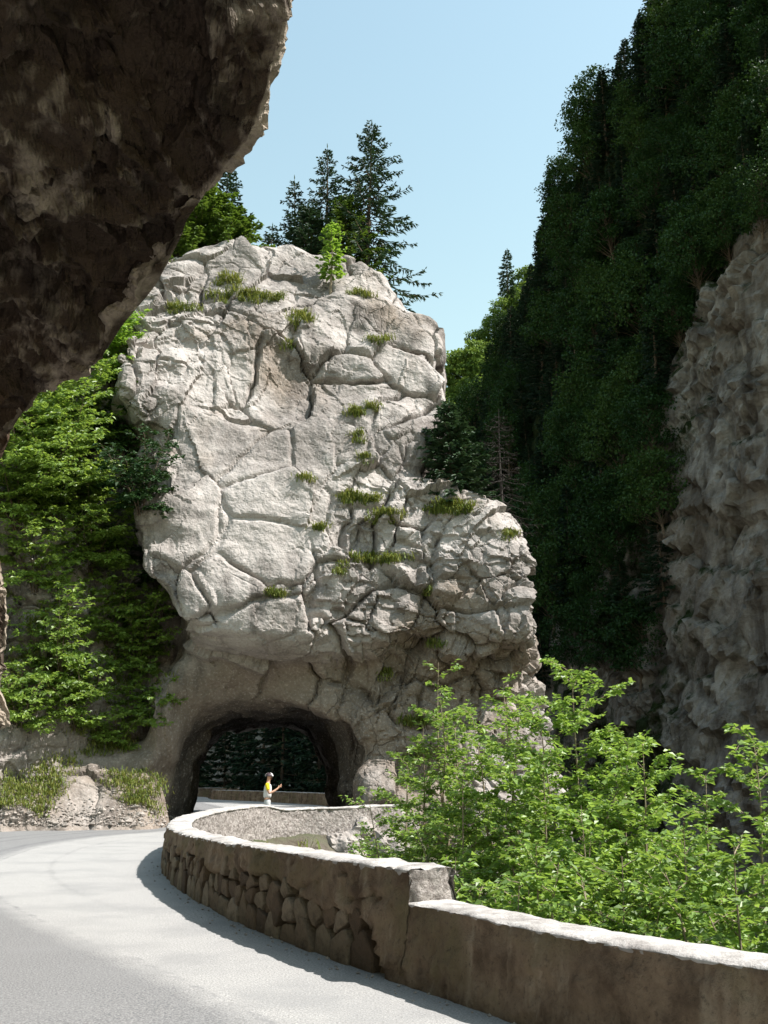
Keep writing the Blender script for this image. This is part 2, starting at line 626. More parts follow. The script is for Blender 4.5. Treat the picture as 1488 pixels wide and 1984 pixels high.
# ---- the rock tower with the tunnel, its left wing and the bank at its foot, one body of rock
ROWS = [  # photo row, left edge, right edge, distance of the front
    (470, 300, 860, 44.8), (490, 300, 860, 44.6), (520, 295, 860, 44.0), (560, 290, 858, 43.0), (600, 283, 855, 42.2), (640, 275, 852, 41.4), (700, 272, 856, 40.7),
    (790, 275, 862, 39.9), (850, 285, 842, 39.4), (900, 290, 812, 39.1), (930, 292, 850, 38.7), (955, 294, 925, 38.5), (1000, 300, 962, 38.1),
    (1060, 293, 1000, 37.8), (1150, 335, 1026, 37.2), (1225, 340, 1036, 36.9), (1262, 338, 1030, 37.4), (1290, 335, 1010, 38.4),
    (1400, 312, 1042, 38.3), (1550, 300, 1075, 37.7)]
tz, txl, txr, tyf = [], [], [], []
for py, a, b, Y in ROWS:
    tz.append(at(744, py, Y)[2])
    txl.append(at(a, py, Y + 1.2)[0])
    txr.append(at(b, py, Y + 4.4)[0])
    tyf.append(Y)
tz += [-4.0, -13.0]
txl += [-9.0, -11.0]
txr += [7.2, 10.0]
tyf += [36.8, 33.5]
o_ = np.argsort(tz)
tz, txl, txr, tyf = [np.array(q)[o_] for q in (tz, txl, txr, tyf)]
SKYL = [(270, 640), (285, 603), (340, 562), (420, 522), (470, 505), (490, 491), (600, 487), (655, 488), (710, 512), (745, 545), (780, 582), (850, 622), (880, 700)]
sk = np.array([at(a, b, 45.0) for a, b in SKYL])

H = 0.155
ox, oy, oz = -25.0, 31.0, -9.0
xs = np.arange(ox, 9.6, H, dtype=np.float32)
ys = np.arange(oy, 55.0, H, dtype=np.float32)
zs = np.arange(oz, 27.0, H, dtype=np.float32)
X = xs[:, None, None]
Y = ys[None, :, None]
Z = zs[None, None, :]
xl = np.interp(zs, tz, txl).astype(np.float32)[None, None, :]
xr = np.interp(zs, tz, txr).astype(np.float32)[None, None, :]
yf = np.interp(zs, tz, tyf).astype(np.float32)[None, None, :]
yfront = yf + 0.19 * (X + 1.5)
zt = np.interp(xs, sk[:, 0], sk[:, 2]).astype(np.float32)[:, None, None] - 0.12 * np.clip(Y - 47, 0, 20)
tower = smax(smax(xl - X, X - xr, 0.5), (yfront - Y), 1.6)
tower = smax(tower, (Z - zt) * 0.9, 0.9)
wing = smax((36.3 + 0.27 * np.clip(Z, 0, 99) + 2.4 * sstep(-12.5, -9.0, X) * (1 - 0.9 * sstep(11, 15, Z)) - 0.45 * np.clip(-X - 9.5, 0, 5) - Y) * 0.95, (Z - (22.5 + 0.1 * (X + 8))) * 0.8, 1.0)
wing = smax(wing, X + 5.0, 1.0)
foot = 35.1 - 0.42 * np.clip(-X - 8.5, 0, 5)
talus = smax((Z - 0.78 * (Y - foot)) * 0.78, Z - 3.6 - 0.1 * (Y - 38), 0.8)
talus = smax(talus, X + 7.2, 0.5)
body = smin(smin(tower, wing, 1.1), talus, 0.5)
# the tunnel and the hollow over its mouth
axx = -4.0 - 0.135 * (Y - 38)
w_ = 3.5 + 0.2 * np.sin(Y * 1.3)
tun = ((np.abs((X - axx) / w_) ** 3 + np.abs((Z - 0.9) / 3.5) ** 3) ** (1 / 3) - 1) * 2.6
tun = np.where(Z < 0.9, (np.abs(X - axx) / w_ - 1) * 2.6, tun)
tun = smax(tun, -0.35 - Z, 0.1)
porch = ((np.abs((X + 4.5 + 0.12 * (Z - 3)) / 3.9) ** 2.6 + np.abs((Y - 35.6) / 4.6) ** 3 + np.abs((Z - 2.3 + 0.38 * (X + 6.3)) / 4.0) ** 2.6) ** (1 / 2.7) - 1) * 2.8
ledge = (np.sqrt(((X - 0.8) / 5.5) ** 2 + ((Y - 36.2 - 0.19 * (X + 1.5)) / 2.0) ** 2 + ((Z - 5.0) / 1.25) ** 2) - 1) * 1.25
body = smax(body, -porch, 0.5)
body = smax(body, -ledge, 0.6)
near = np.abs(body) < 2.6
ii = np.argwhere(near)
PP = (ii * H + np.array((ox, oy, oz))).astype(np.float32)
slab = np.exp(-(((PP[:, 0] + 5.0) / 3.0) ** 2 + ((PP[:, 2] - 12) / 4.5) ** 2))
add = 0.75 * (1 - 0.75 * slab) * fbm(PP * np.array((0.22, 0.22, 0.3)), 2) + 0.32 * (1 - 0.6 * slab) * fbm(PP * np.array((0.62, 0.62, 0.8)) + 5, 2)
add += 0.25 * fbm(PP * 1.3 + 9, 1) * (PP[:, 0] < -8)
body[near] += add
tun = tun + 0.0
nt = np.abs(tun) < 1.6
it = np.argwhere(nt)
PT = (it * H + np.array((ox, oy, oz))).astype(np.float32)
tun[nt] += (0.42 * fbm(PT * 0.7, 3) + 0.16) * np.clip(PT[:, 2] / 1.0, 0.15, 1)
body = smax(body, -tun, 0.35)
CV, CF = surface_net(body, (ox, oy, oz), H)
CV, CF = subdivide(CV, CF)
CN = normals_of(CV, CF)


def relief(P, N, amp=1.0, size=1.0, smooth_mask=None, tilt=(0.2, 0.22, 0.15), squat=1.0):
    """blocks, joints and bedding ledges of limestone, moved along the normal"""
    rot = np.array(Matrix.Rotation(tilt[0], 3, 'X') @ Matrix.Rotation(tilt[1], 3, 'Y') @ Matrix.Rotation(tilt[2], 3, 'Z'), np.float32)
    Q = P.astype(np.float32) @ rot
    wv = np.stack([vnoise(Q * 0.4 / size + k * 17.3) for k in range(3)], 1)
    wv2 = np.stack([vnoise(Q * 2.6 / size + k * 9.1) for k in range(3)], 1)
    Qw = Q + 0.45 * size * wv + 0.05 * size * wv2
    h = np.zeros(len(P), np.float32)
    sm = 1.0 if smooth_mask is None else 1 - smooth_mask
    broken = sstep(-0.25, 0.45, vnoise(Q * 0.16 / size + 31.0) + 0.25 * wv[:, 0])      # massive here, shattered there
    for cell, step, slope, crack, cw, msk in ((np.array((2.7, 2.5, 4.0)), 0.50, 0.85, 0.36, 0.04, 0.3 + 0.7 * sm),
                                              (np.array((1.3, 1.2, 2.3)), 0.25, 0.62, 0.24, 0.05, sm * (0.25 + 0.75 * broken)),
                                              (np.array((0.5, 0.48, 0.6)), 0.09, 0.24, 0.08, 0.07, sm * (0.15 + 0.85 * broken))):
        F1, F2, rn, off = voronoi(Qw / (cell * size * np.array((1, 1, squat))) + np.array((4.37, 2.61, 7.43)))
        fac = step * (rn[:, 3] - 0.5) + slope * (off * (rn[:, 3:6] - 0.5)).sum(1)
        some = 0.06 + 0.94 * sstep(-0.12, 0.3, vnoise(Q * (0.9 / cell[0]) / size + 57.0 + cell[2]))
        ck = -crack * np.exp(-((F2 - F1) / cw) ** 2) * some
        h += size * (fac + ck) * msk
    bed = (Qw[:, 2] + 0.5 * wv[:, 1]) / (1.15 * size)
    fr = bed - np.floor(bed)
    h += size * 0.10 * (0.5 - fr) * sm * broken
    h += size * 0.03 * fbm(Q * 4.2 / size, 3, 0.6)
    return P + N * (amp * h)[:, None]


slabm = np.clip(1.15 * np.exp(-(((CV[:, 0] + 5.1) / 2.4) ** 4 + ((CV[:, 2] - 12.0) / 3.6) ** 4)), 0, 0.92)
intun = np.exp(-(np.clip(np.abs(CV[:, 0] + 4.6) - 3.0, 0, 9) ** 2 + np.clip(CV[:, 2] - 4.2, 0, 9) ** 2) / 0.5)
amp = (1 - 0.45 * intun) * 1.0 * np.where((CV[:, 0] < -7.3) & (CV[:, 2] < 3.4), 0.45, 1.0)
CV = relief(CV, CN, amp[:, None][:, 0], 1.0, np.maximum(slabm, 0.5 * intun))
ctone = rock_tones(CV)
ctone['joint'] = 0.75 * sstep(0.0, 0.45, fbm(CV * 0.33 + 90, 3)) * (1 - 0.7 * slabm)
axv = -4.0 - 0.135 * (CV[:, 1] - 38)
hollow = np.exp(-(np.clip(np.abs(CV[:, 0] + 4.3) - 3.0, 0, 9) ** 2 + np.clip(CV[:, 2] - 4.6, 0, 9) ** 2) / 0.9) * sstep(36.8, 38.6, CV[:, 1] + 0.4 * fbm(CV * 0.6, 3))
tunnel_dark = np.exp(-(np.clip(np.abs(CV[:, 0] - axv) - 3.6, 0, 9) ** 2 + np.clip(CV[:, 2] - 4.4, 0, 9) ** 2) / 0.4) * sstep(39.0, 41.5, CV[:, 1])  # darker rock from just inside the tunnel mouth inwards
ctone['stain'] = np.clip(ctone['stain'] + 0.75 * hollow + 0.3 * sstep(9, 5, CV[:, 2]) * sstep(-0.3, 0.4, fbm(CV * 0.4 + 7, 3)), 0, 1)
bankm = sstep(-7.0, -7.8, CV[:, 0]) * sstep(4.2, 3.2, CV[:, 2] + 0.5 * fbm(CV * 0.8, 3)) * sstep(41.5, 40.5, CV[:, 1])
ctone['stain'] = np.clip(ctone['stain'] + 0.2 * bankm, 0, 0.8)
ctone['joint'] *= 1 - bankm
ctone['streak'] = np.clip(ctone['streak'] + 0.85 * tunnel_dark + 0.35 * hollow * sstep(-0.1, 0.4, fbm(CV * 0.7 + 17, 3)), 0, 0.97)
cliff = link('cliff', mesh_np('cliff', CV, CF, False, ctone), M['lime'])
tag(cliff, 'tall grey limestone rock tower pierced by the road tunnel', kind='structure')
del body, tower, wing, talus, tun, porch, ledge, near, nt, PP, PT, ii, it, add

# ---- the overhanging rock over the road on the left
RIM = [(-9.5, 13.6, -0.3), (-7.2, 14.0, 1.6), tuple(at(-6, 1425, 14.3)), tuple(at(12, 1320, 14.2)), tuple(at(18, 1180, 14.0)), tuple(at(10, 1080, 13.8)), tuple(at(-4, 1000, 13.6)),
       tuple(at(4, 915, 13.4)), tuple(at(28, 838, 13.2)), tuple(at(70, 768, 12.9)), tuple(at(120, 745, 12.5)), tuple(at(190, 700, 12.0)), tuple(at(245, 625, 11.6)), tuple(at(295, 560, 11.2)), tuple(at(345, 470, 10.7)),
       tuple(at(375, 405, 10.4)), tuple(at(440, 325, 9.9)), tuple(at(490, 265, 9.5)), tuple(at(507, 205, 9.2)), tuple(at(530, 120, 8.9)), tuple(at(548, 30, 8.6)),
       tuple(at(556, -80, 8.3)), tuple(at(560, -300, 8.0)), tuple(at(560, -600, 7.6))]
NU = 520
rim, rim_s = catmull(RIM, NU)
tt = np.linspace(0, 1, NU)
ang = np.interp(tt, [0, 0.3, 0.6, 1.0], [R(185), R(150), R(100), R(68)])
inner = np.stack((-3.2 + 6.6 * np.cos(ang), np.full(NU, -9.0), 1.0 + 9.0 * np.sin(ang)), 1)
inner[:, 2] = np.where(tt < 0.2, rim[:, 2], inner[:, 2])
sv = np.linspace(0, 1, 300)
under = rim[:, None, :] * (1 - sv[None, :, None] ** 1.35) + inner[:, None, :] * (sv[None, :, None] ** 1.35)
# the underside bellies up a little behind the rim
cen = np.array((-1.2, 6.0, 2.5))
outw = rim - np.array((-1.5, 12.0, 1.5))
outw[:, 1] = 0
outw /= np.linalg.norm(outw, axis=1, keepdims=True)
bel = 0.55 * np.sin(np.pi * np.clip(sv * 1.6, 0, 1))
under += outw[:, None, :] * bel[None, :, None]
ev = np.linspace(0, 1, 70)[1:][::-1]
face = rim[:, None, :] + (outw * np.array((1, 1, 1)) * 7.0)[:, None, :] * (ev[None, :, None] ** 1.3) + np.array((0, 1.0, 0)) * (0.5 * np.sin(ev * 1.5))[None, :, None]
OV = np.concatenate((face, under), 1)
nvv = OV.shape[1]
OF = grid_faces(NU, nvv)
OVf = OV.reshape(-1, 3)
ON = normals_of(OVf, OF)
mid_pt = OVf[(NU // 2) * nvv + 69 + 150]
if np.dot(ON[(NU // 2) * nvv + 69 + 150], np.array((0, 4, 2.0)) - mid_pt) < 0:
    OF = OF[:, ::-1]
    ON = -ON
rdg = fbm(OVf * np.array((1.0, 0.75, 1.5)) + 0.5 * vnoise(OVf * 0.8)[:, None], 5, 0.55, True)
d_ = 0.42 * fbm(OVf * 0.55 + 3, 3) + 0.34 * rdg
sc_ = fbm(OVf * np.array((1.2, 1.2, 1.2)) + 40, 2)
d_ = d_ - 0.10
Q_ = OVf + 0.3 * np.stack([vnoise(OVf * 1.3 + k * 13) for k in range(3)], 1)
F1, F2, rn, off = voronoi(Q_ / 0.8)
d_ += 0.22 * (rn[:, 3] - 0.5) + 0.25 * (off * (rn[:, 3:6] - 0.5)).sum(1)
F1, F2, rn, off = voronoi(Q_ / 0.28)
d_ += 0.12 * (rn[:, 3] - 0.5) + 0.16 * (off * (rn[:, 3:6] - 0.5)).sum(1) - 0.07 * F1
rimw = np.exp(-((np.arange(nvv) - 69) / 16.0) ** 2)
d_ = d_.reshape(NU, nvv) * (1 - 0.55 * rimw[None, :])
OVf = OVf + ON * d_.reshape(-1, 1)
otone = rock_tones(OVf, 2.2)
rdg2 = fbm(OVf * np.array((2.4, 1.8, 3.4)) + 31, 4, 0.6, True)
otone['tone'] = 0.25 * otone['tone'] + 0.55 * sstep(0.25, 0.9, 0.5 * rdg + 0.6 * rdg2 + 0.3 * fbm(OVf * 0.8 + 70, 3)) - 0.05  # ridges toned paler, painting in light bounced from below
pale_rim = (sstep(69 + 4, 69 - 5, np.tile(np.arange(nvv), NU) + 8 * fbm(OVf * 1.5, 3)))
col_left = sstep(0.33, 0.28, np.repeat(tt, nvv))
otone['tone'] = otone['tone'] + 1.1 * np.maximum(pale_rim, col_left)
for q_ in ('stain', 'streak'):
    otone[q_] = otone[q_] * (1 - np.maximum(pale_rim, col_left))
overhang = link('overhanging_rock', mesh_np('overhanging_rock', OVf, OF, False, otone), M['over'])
tag(overhang, 'dark brown rock roof overhanging the road at the upper left', kind='structure')

# ---- the far side of the gorge: one long wall of rock and wooded slope
HC = [  # foot, brow of the cliff, shoulder, crest
    ((52, -10, -14), (58, -10, 14), (68, -10, 25), (90, -10, 38)),
    ((40, 20, -14), (44, 20, 16), (54, 20, 30), (78, 20, 46)),
    ((29, 45, -14), (31.5, 46, 20), (38, 47, 34), (62, 50, 60)),
    ((21.5, 60, -14), (24.5, 61, 34), (29.5, 64, 47), (42, 70, 72)),
    ((16.5, 70, -14), (20.5, 71, 27), (26, 76, 45), tuple(at(1330, 40, 86))),
    ((12.5, 80, -14), (14.5, 81, 9), (19.5, 85, 33), tuple(at(1215, 170, 94))),
    ((9.5, 92, -14), (11, 93, 5), (15.5, 97, 31), tuple(at(1120, 330, 102))),
    ((7.5, 104, -14), (9, 105, 3), (12, 108, 28), tuple(at(1058, 500, 110))),
    ((4.5, 114, -14), (6.5, 115, 4), (9, 118, 22), tuple(at(985, 680, 119))),
    ((0, 121, -14), (1, 122, 5), (4, 126, 18), tuple(at(880, 880, 128))),
    ((-14, 126, -14), (-13, 127, 8), (-11, 131, 18), (-9, 138, 26)),
    ((-34, 128, -14), (-34, 130, 10), (-34, 134, 28), (-34, 142, 42)),
    ((-70, 128, -14), (-70, 130, 12), (-70, 134, 28), (-70, 142, 42))]
hc = np.array(HC, float)
NH, NVH = 620, 270
cols = [catmull(hc[:, k, :], NH)[0] for k in range(4)]
# keep columns in step: parametrise by control index instead of arc length
cols = []
for k in range(4):
    P = hc[:, k, :]
    q = np.linspace(0, len(P) - 1, NH)
    i0 = np.clip(q.astype(int), 0, len(P) - 2)
    f = (q - i0)[:, None]
    A = np.vstack((2 * P[0] - P[1], P, 2 * P[-1] - P[-2]))
    p0, p1, p2, p3 = A[i0], A[i0 + 1], A[i0 + 2], A[i0 + 3]
    cols.append(0.5 * (2 * p1 + (p2 - p0) * f + (2 * p0 - 5 * p1 + 4 * p2 - p3) * f ** 2 + (3 * p1 - p0 - 3 * p2 + p3) * f ** 3))
cols.append(cols[3] + (cols[3] - cols[2]) * np.array((1.2, 1.2, 0.0)) + np.array((12, 0, -6)))
cols = np.array(cols)                     # 5, NH, 3
vq = np.interp(np.linspace(0, 1, NVH), [0, 0.5, 0.75, 1], [0, 1.1, 2.2, 4])
HVv = np.zeros((NH, NVH, 3))
for c3 in range(3):
    for i in range(NH):
        HVv[i, :, c3] = np.interp(vq, np.arange(5), cols[:, i, c3])
for _ in range(3):
    HVv[:, 1:-1] = 0.25 * HVv[:, :-2] + 0.5 * HVv[:, 1:-1] + 0.25 * HVv[:, 2:]
HF = grid_faces(NH, NVH)
HVf = HVv.reshape(-1, 3)
HN = normals_of(HVf, HF)
if HN[NH // 2 * NVH + 40] @ np.array((-1, -0.4, 0.0)) < 0:
    HF = HF[:, ::-1]
    HN = -HN
lvl = np.tile(vq, NH)
rough_ = np.interp(lvl, [0, 1.1, 1.6, 4], [1, 1, 0.6, 0.45])
hd = rough_ * (1.5 * fbm(HVf * 0.07 + 3, 3) + 0.7 * fbm(HVf * np.array((0.25, 0.25, 0.22)) + 8, 4, 0.55))
HVf = HVf + HN * hd[:, None]
HN = normals_of(HVf, HF)
HVf = relief(HVf, HN, 1.05 * rough_, 1.5, None, (0.1, 0.3, 0.4), 0.42)
HN = normals_of(HVf, HF)
# soil and moss lie where the slope is gentle enough
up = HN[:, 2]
moss_shade = sstep(0.2, 0.8, up + 0.4 * fbm(HVf * 0.5, 4)) * 0.55 + sstep(1.15, 1.8, lvl + 0.5 * fbm(HVf * 0.12, 3)) * 0.9
t = NT('gorge_side')
v = t.coord()
mo = t.attr('moss_shade')
med = t.noise(v, 0.5, 5, 0.65)
colr = t.mix(t.val(med, 0.36, 0.62), (0.11, 0.098, 0.088), (0.32, 0.30, 0.275))
sv_ = t.noise(t.coord((0.7, 0.7, 0.07)), 1.0, 4, 0.6, 0.0)
colr = t.mix(t.val(sv_, 0.46, 0.64, 0, 0.85), colr, (0.05, 0.04, 0.033))
colr = t.mix(t.val(t.noise(v, 0.12, 4), 0.48, 0.62, 0, 0.5), colr, (0.17, 0.14, 0.115))
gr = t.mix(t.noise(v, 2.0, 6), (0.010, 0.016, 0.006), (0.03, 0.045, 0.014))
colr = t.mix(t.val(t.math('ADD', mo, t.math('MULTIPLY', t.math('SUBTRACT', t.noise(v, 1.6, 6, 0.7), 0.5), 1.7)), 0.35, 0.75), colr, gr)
b = t.bump(t.noise(v, 1.3, 6, 0.7), 0.9, 0.6)
M['gorge'] = t.finish(colr, 0.95, b, 0.15)
moss_shade = moss_shade + 0.75 * sstep(63, 72, HVf[:, 1] + 3 * fbm(HVf * 0.15, 3)) * sstep(-0.35, 0.3, fbm(HVf * np.array((0.5, 0.5, 0.25)) + 12, 4))  # extra cover up the gorge, darkening the rock colour in place of deep shade
hillside = link('hillside', mesh_np('hillside', HVf, HF, False, {'moss_shade': np.clip(moss_shade, 0, 1)}), M['gorge'])
tag(hillside, 'shaded rock wall and steep wooded slope on the right of the gorge', kind='structure')

# ---- lit hill far up the valley
fx = np.linspace(-90, 90, 60)
fy = np.linspace(0, 60, 30)
FX, FY = np.meshgrid(fx, fy, indexing='ij')
FP = np.stack((FX + 10, 150 + FY, np.zeros_like(FX)), -1)
base = np.interp(FX + 10, [-80, -20, 0, 12, 22, 34, 60, 100], [40, 52, 60, 70, 82, 98, 120, 140])
FP[..., 2] = -14 + (base + 14) * np.clip(FY / 30.0, 0, 1) ** 0.75 + 2.5 * fbm(FP * 0.06, 3)
farhill = link('far_hill', mesh_np('far_hill', FP.reshape(-1, 3), grid_faces(60, 30)), mat_plain('far_grass', (0.06, 0.085, 0.025), 0.95, 0.1, 0.4, 0.6))
tag(farhill, 'sunlit green hill far up the valley between tower and dark slope', kind='structure')

# ---- pale cliff beyond the tunnel on the left
lx = np.linspace(0, 1, 60)
lz = np.linspace(0, 1, 50)
LX, LZ = np.meshgrid(lx, lz, indexing='ij')
LPt = np.stack((-14.5 - 30 * (1 - LX) - 0.12 * LZ * 30, 62 + 50 * LX, -1 + 34 * LZ), -1)
LPt[..., 0] -= 7.5 * LX ** 1.2 - 3 * LZ
LV = LPt.reshape(-1, 3)
LF = grid_faces(60, 50)
LN = normals_of(LV, LF)
if LN[:, 0].mean() < 0:
    LF = LF[:, ::-1]
    LN = -LN
LV = LV + LN * (1.5 * fbm(LV * 0.2, 4))[:, None]
backcliff = link('valley_cliff', mesh_np('valley_cliff', LV, LF, True, rock_tones(LV, 0.5)), M['lime'])
tag(backcliff, 'pale cliff seen through the tunnel beyond its far mouth', kind='structure')
bpy.context.view_layer.update()


def cast(px, py, objs=None):
    """first rock surface met by the line of sight through photo position px, py"""
    best = None
    o = Vector((0, 0, EYE))
    d = ray(px, py)
    for ob in (objs or (cliff, hillside, ground, farhill)):
        ok, p, n, _ = ob.ray_cast(o, d)
        if ok and (best is None or (p - o).length < (best[0] - o).length):
            best = (p.copy(), n.copy())
    return best

# ================================================================== PARAPETS
t = NT('parapet_render')
v = t.coord()
a = t.noise(v, 2.2, 6, 0.65)
c = t.mix(t.val(a, 0.36, 0.62), (0.085, 0.058, 0.04), (0.25, 0.185, 0.13))
c = t.mix(t.val(t.noise(t.coord((5, 5, 0.9)), 1.0, 5, 0.6), 0.54, 0.66, 0, 0.5), c, (0.34, 0.28, 0.21))
c = t.mix(t.val(t.noise(v, 1.1, 4), 0.5, 0.62, 0, 0.7), c, (0.115, 0.098, 0.052))
c = t.mix(t.val(t.noise(v, 26, 4, 0.7), 0.55, 0.68, 0, 0.6), c, (0.07, 0.052, 0.04))
h = t.math('ADD', t.noise(v, 9, 6, 0.7), t.math('MULTIPLY', t.noise(v, 60, 3, 0.7), 0.25))
M['render'] = t.finish(c, 0.92, t.bump(h, 0.7, 0.06), 0.15)
t = NT('parapet_stone')
v = t.coord()
rnd = t.n('ShaderNodeObjectInfo').outputs['Random']
c = t.ramp(rnd, [(0.0, (0.075, 0.05, 0.034)), (0.35, (0.15, 0.105, 0.07)), (0.7, (0.19, 0.15, 0.105)), (1.0, (0.27, 0.215, 0.16))])
c = t.mix(t.val(t.noise(v, 9, 6, 0.7), 0.45, 0.7, 0, 0.7), c, (0.06, 0.045, 0.032))
M['stone'] = t.finish(c, 0.9, t.bump(t.noise(v, 22, 6, 0.7), 0.9, 0.04), 0.2)
t = NT('parapet_top')
v = t.coord()
c = t.mix(t.val(t.noise(v, 3.5, 6, 0.65), 0.36, 0.6), (0.27, 0.25, 0.235), (0.46, 0.44, 0.42))
c = t.mix(t.val(t.noise(v, 30, 4, 0.7), 0.57, 0.68, 0, 0.6), c, (0.2, 0.17, 0.16))
M['coping'] = t.finish(c, 0.9, t.bump(t.noise(v, 14, 6, 0.7), 0.6, 0.05), 0.2)
t = NT('parapet_valley_side')
v = t.coord()
c = t.mix(t.val(t.noise(v, 12, 5, 0.7), 0.36, 0.62), (0.17, 0.145, 0.132), (0.46, 0.42, 0.39))
M['back'] = t.finish(c, 0.9, t.bump(t.noise(v, 11, 6, 0.7), 1.0, 0.12), 0.2)


def sheet(path, prof_fn, n_prof, name, mat, parent, noise_amp=(0.03, 0.012), flip=False):
    """sweep a profile (list of (towards road, up)) along a 2-D path"""
    tg, nm = frame2(path)
    s = np.concatenate(([0], np.cumsum(np.linalg.norm(np.diff(path, axis=0), axis=1))))
    V = np.zeros((len(path), n_prof, 3))
    for i in range(len(path)):
        pr = prof_fn(s[i], path[i])
        V[i, :, 0] = path[i, 0] + nm[i, 0] * pr[:, 0]
        V[i, :, 1] = path[i, 1] + nm[i, 1] * pr[:, 0]
        V[i, :, 2] = pr[:, 1]
    F = grid_faces(len(path), n_prof)
    if flip:
        F = F[:, ::-1]
    Vf = V.reshape(-1, 3)
    N = normals_of(Vf, F)
    F1, F2, rn, off = voronoi((Vf + 0.05 * np.stack([vnoise(Vf * 6 + k * 5) for k in range(3)], 1)) / np.array((0.2, 0.2, 0.13)))
    Vf = Vf + N * (noise_amp[0] * fbm(Vf * 2.3, 3) + noise_amp[1] * (fbm(Vf * 11, 3) + 1.3 * (rn[:, 3] - 0.5) + 1.6 * (off * (rn[:, 3:6] - 0.5)).sum(1)))[:, None]
    return link(name, mesh_np(name, Vf, F), mat, parent)


def fallen(s):
    """height up to which the render has fallen off the tall parapet at arc length s"""
    n = vnoise(np.array([[s * 0.55, 1.1, 0.4], [s * 2.6, 4.4, 0.4]]))
    return float(np.interp(s, [0, 0.4, 0.6, 2.4, 6, 10, 14, 16], [0.05, 0.05, 0.45, 0.56, 0.52, 0.44, 0.34, 0.0]) + 0.12 * n[0] + 0.07 * n[1])


def parapet(name, label, path, height_fn, thick, group, rough=1.0, crack=False, base_out=0.07, caps=(0, -1)):
    root = empty(name, (path[len(path) // 2, 0], path[len(path) // 2, 1], 0))
    tag(root, label, 'wall', group)
    inv = Matrix.Translation(-Vector(root.location))
    kids = []

    def front(s, p):
        Hh = height_fn(s, p) - 0.012
        z = np.linspace(-0.2, Hh, 34)
        q = base_out * (1 - np.clip(z / max(Hh, 0.1), 0, 1)) - 0.012
        if crack:
            cz = 0.52 + 0.10 * math.sin(s * 1.1) + 0.05 * math.sin(s * 4.3) - 0.012 * s
            w = vnoise(np.array([[s * 1.3, 7.7, 0.0]]))[0]
            q = q - (0.06 if w > -0.15 else 0.0) * np.exp(-((z - cz) / 0.024) ** 2)
            # rubble core recessed low down where the render has fallen
            q = q - 0.09 * np.clip((fallen(s) - z) / 0.035, 0, 1)
        return np.stack((q, z), 1)
    kids.append(sheet(path, front, 34, 'road_face', M['render'], None, (0.032 * rough, 0.03 * rough), True))

    def top(s, p):
        Hh = height_fn(s, p)
        rg = vnoise(np.array([[s * 9.0, 3.3, 1.0], [s * 31.0, 9.3, 1.0], [s * 8.0, 13.3, 4.0], [s * 27.0, 5.1, 4.0]]))
        lip = -0.010 + rough * (0.016 * rg[0] + 0.020 * rg[1])
        dpt = 0.026 + rough * (0.016 * rg[2] + 0.02 * rg[3])
        pts = [(-0.05, Hh - dpt), (lip - 0.004, Hh - dpt), (lip, Hh - dpt * 0.6), (lip - 0.004, Hh - 0.012), (lip - 0.016 - 0.012 * rough * abs(rg[1]), Hh - 0.001)]
        pts += [(x, Hh + 0.012 * math.sin((x / -thick) * 3.1)) for x in np.linspace(-0.07, -thick + 0.03, 8)]
        pts += [(-thick - 0.01, Hh - 0.015), (-thick - 0.018, Hh - 0.06), (-thick + 0.03, Hh - 0.07)]
        return np.array(pts)
    kids.append(sheet(path, top, 16, 'coping', M['coping'], None, (0.02 * rough, 0.01 * rough), True))

    def back(s, p):
        Hh = height_fn(s, p) - 0.04
        z = np.linspace(Hh, -2.6, 40)
        return np.stack((-thick - 0.06 * (Hh - z), z), 1)
    kids.append(sheet(path, back, 40, 'valley_face', M['back'], None, (0.05 * rough, 0.03 * rough), True))
    if caps:
        tg, nm = frame2(path)
        for i in caps:
            Hh = height_fn(0 if i == 0 else 1e9, path[i]) - 0.01
            qa = np.linspace(0.06, -thick, 14)
            za = np.linspace(0.5 if crack else -0.2, Hh, 20)
            QA, ZA = np.meshgrid(qa, za, indexing='ij')
            bul = 0.05 * np.sin(np.pi * (qa - qa[0]) / (qa[-1] - qa[0]))[:, None] * np.ones_like(ZA) - (0.02 if i == 0 else -0.02)
            sg = -1 if i == 0 else 1
            bq = 1 - np.clip(ZA / max(Hh, 0.1), 0, 1)
            QQ = QA + (base_out * bq - 0.075) * np.clip(1 + QA / thick, 0, 1)
            V = np.stack((path[i, 0] + nm[i, 0] * QQ + tg[i, 0] * sg * bul, path[i, 1] + nm[i, 1] * QQ + tg[i, 1] * sg * bul, ZA), -1).reshape(-1, 3)
            V = V + 0.06 * np.stack([fbm(V * 5 + k * 7, 4) for k in range(3)], 1)
            kids.append(link('end_face', mesh_np('end_face', V, grid_faces(14, 20)), M['back']))
    for k in kids:
        k.data.transform(inv)
        k.parent = root
    return root


i_step = int(np.argmin(np.abs(wall_path[:, 1] - 9.05)))
i_end = len(wall_path)


def h_tall(s, p):
    y = p[1]
    hh = np.interp(y, [9, 12, 16, 21, 28, 33.2, 33.9, 34.6, 36.9], [0.87, 0.85, 0.79, 0.73, 0.74, 0.80, 0.78, 0.66, 0.74])
    return hh + 0.012 * vnoise(np.array([[p[0] * 1.7, p[1] * 1.7, 2.0]]))[0]


def h_low(s, p):
    return 0.615 + 0.006 * vnoise(np.array([[p[0] * 1.3, p[1] * 1.3, 2.0]]))[0]


tall = parapet('stone_parapet', 'tall rough stone parapet curving round the bend to the tunnel', wall_path[i_step:i_end], h_tall, 0.45, 'parapets along the road', 1.0, True, caps=(0,))
low = parapet('rendered_parapet', 'lower smooth rendered parapet in the right foreground', wall_path[:i_step + 7], h_low, 0.43, 'parapets along the road', 0.65, caps=(0,))

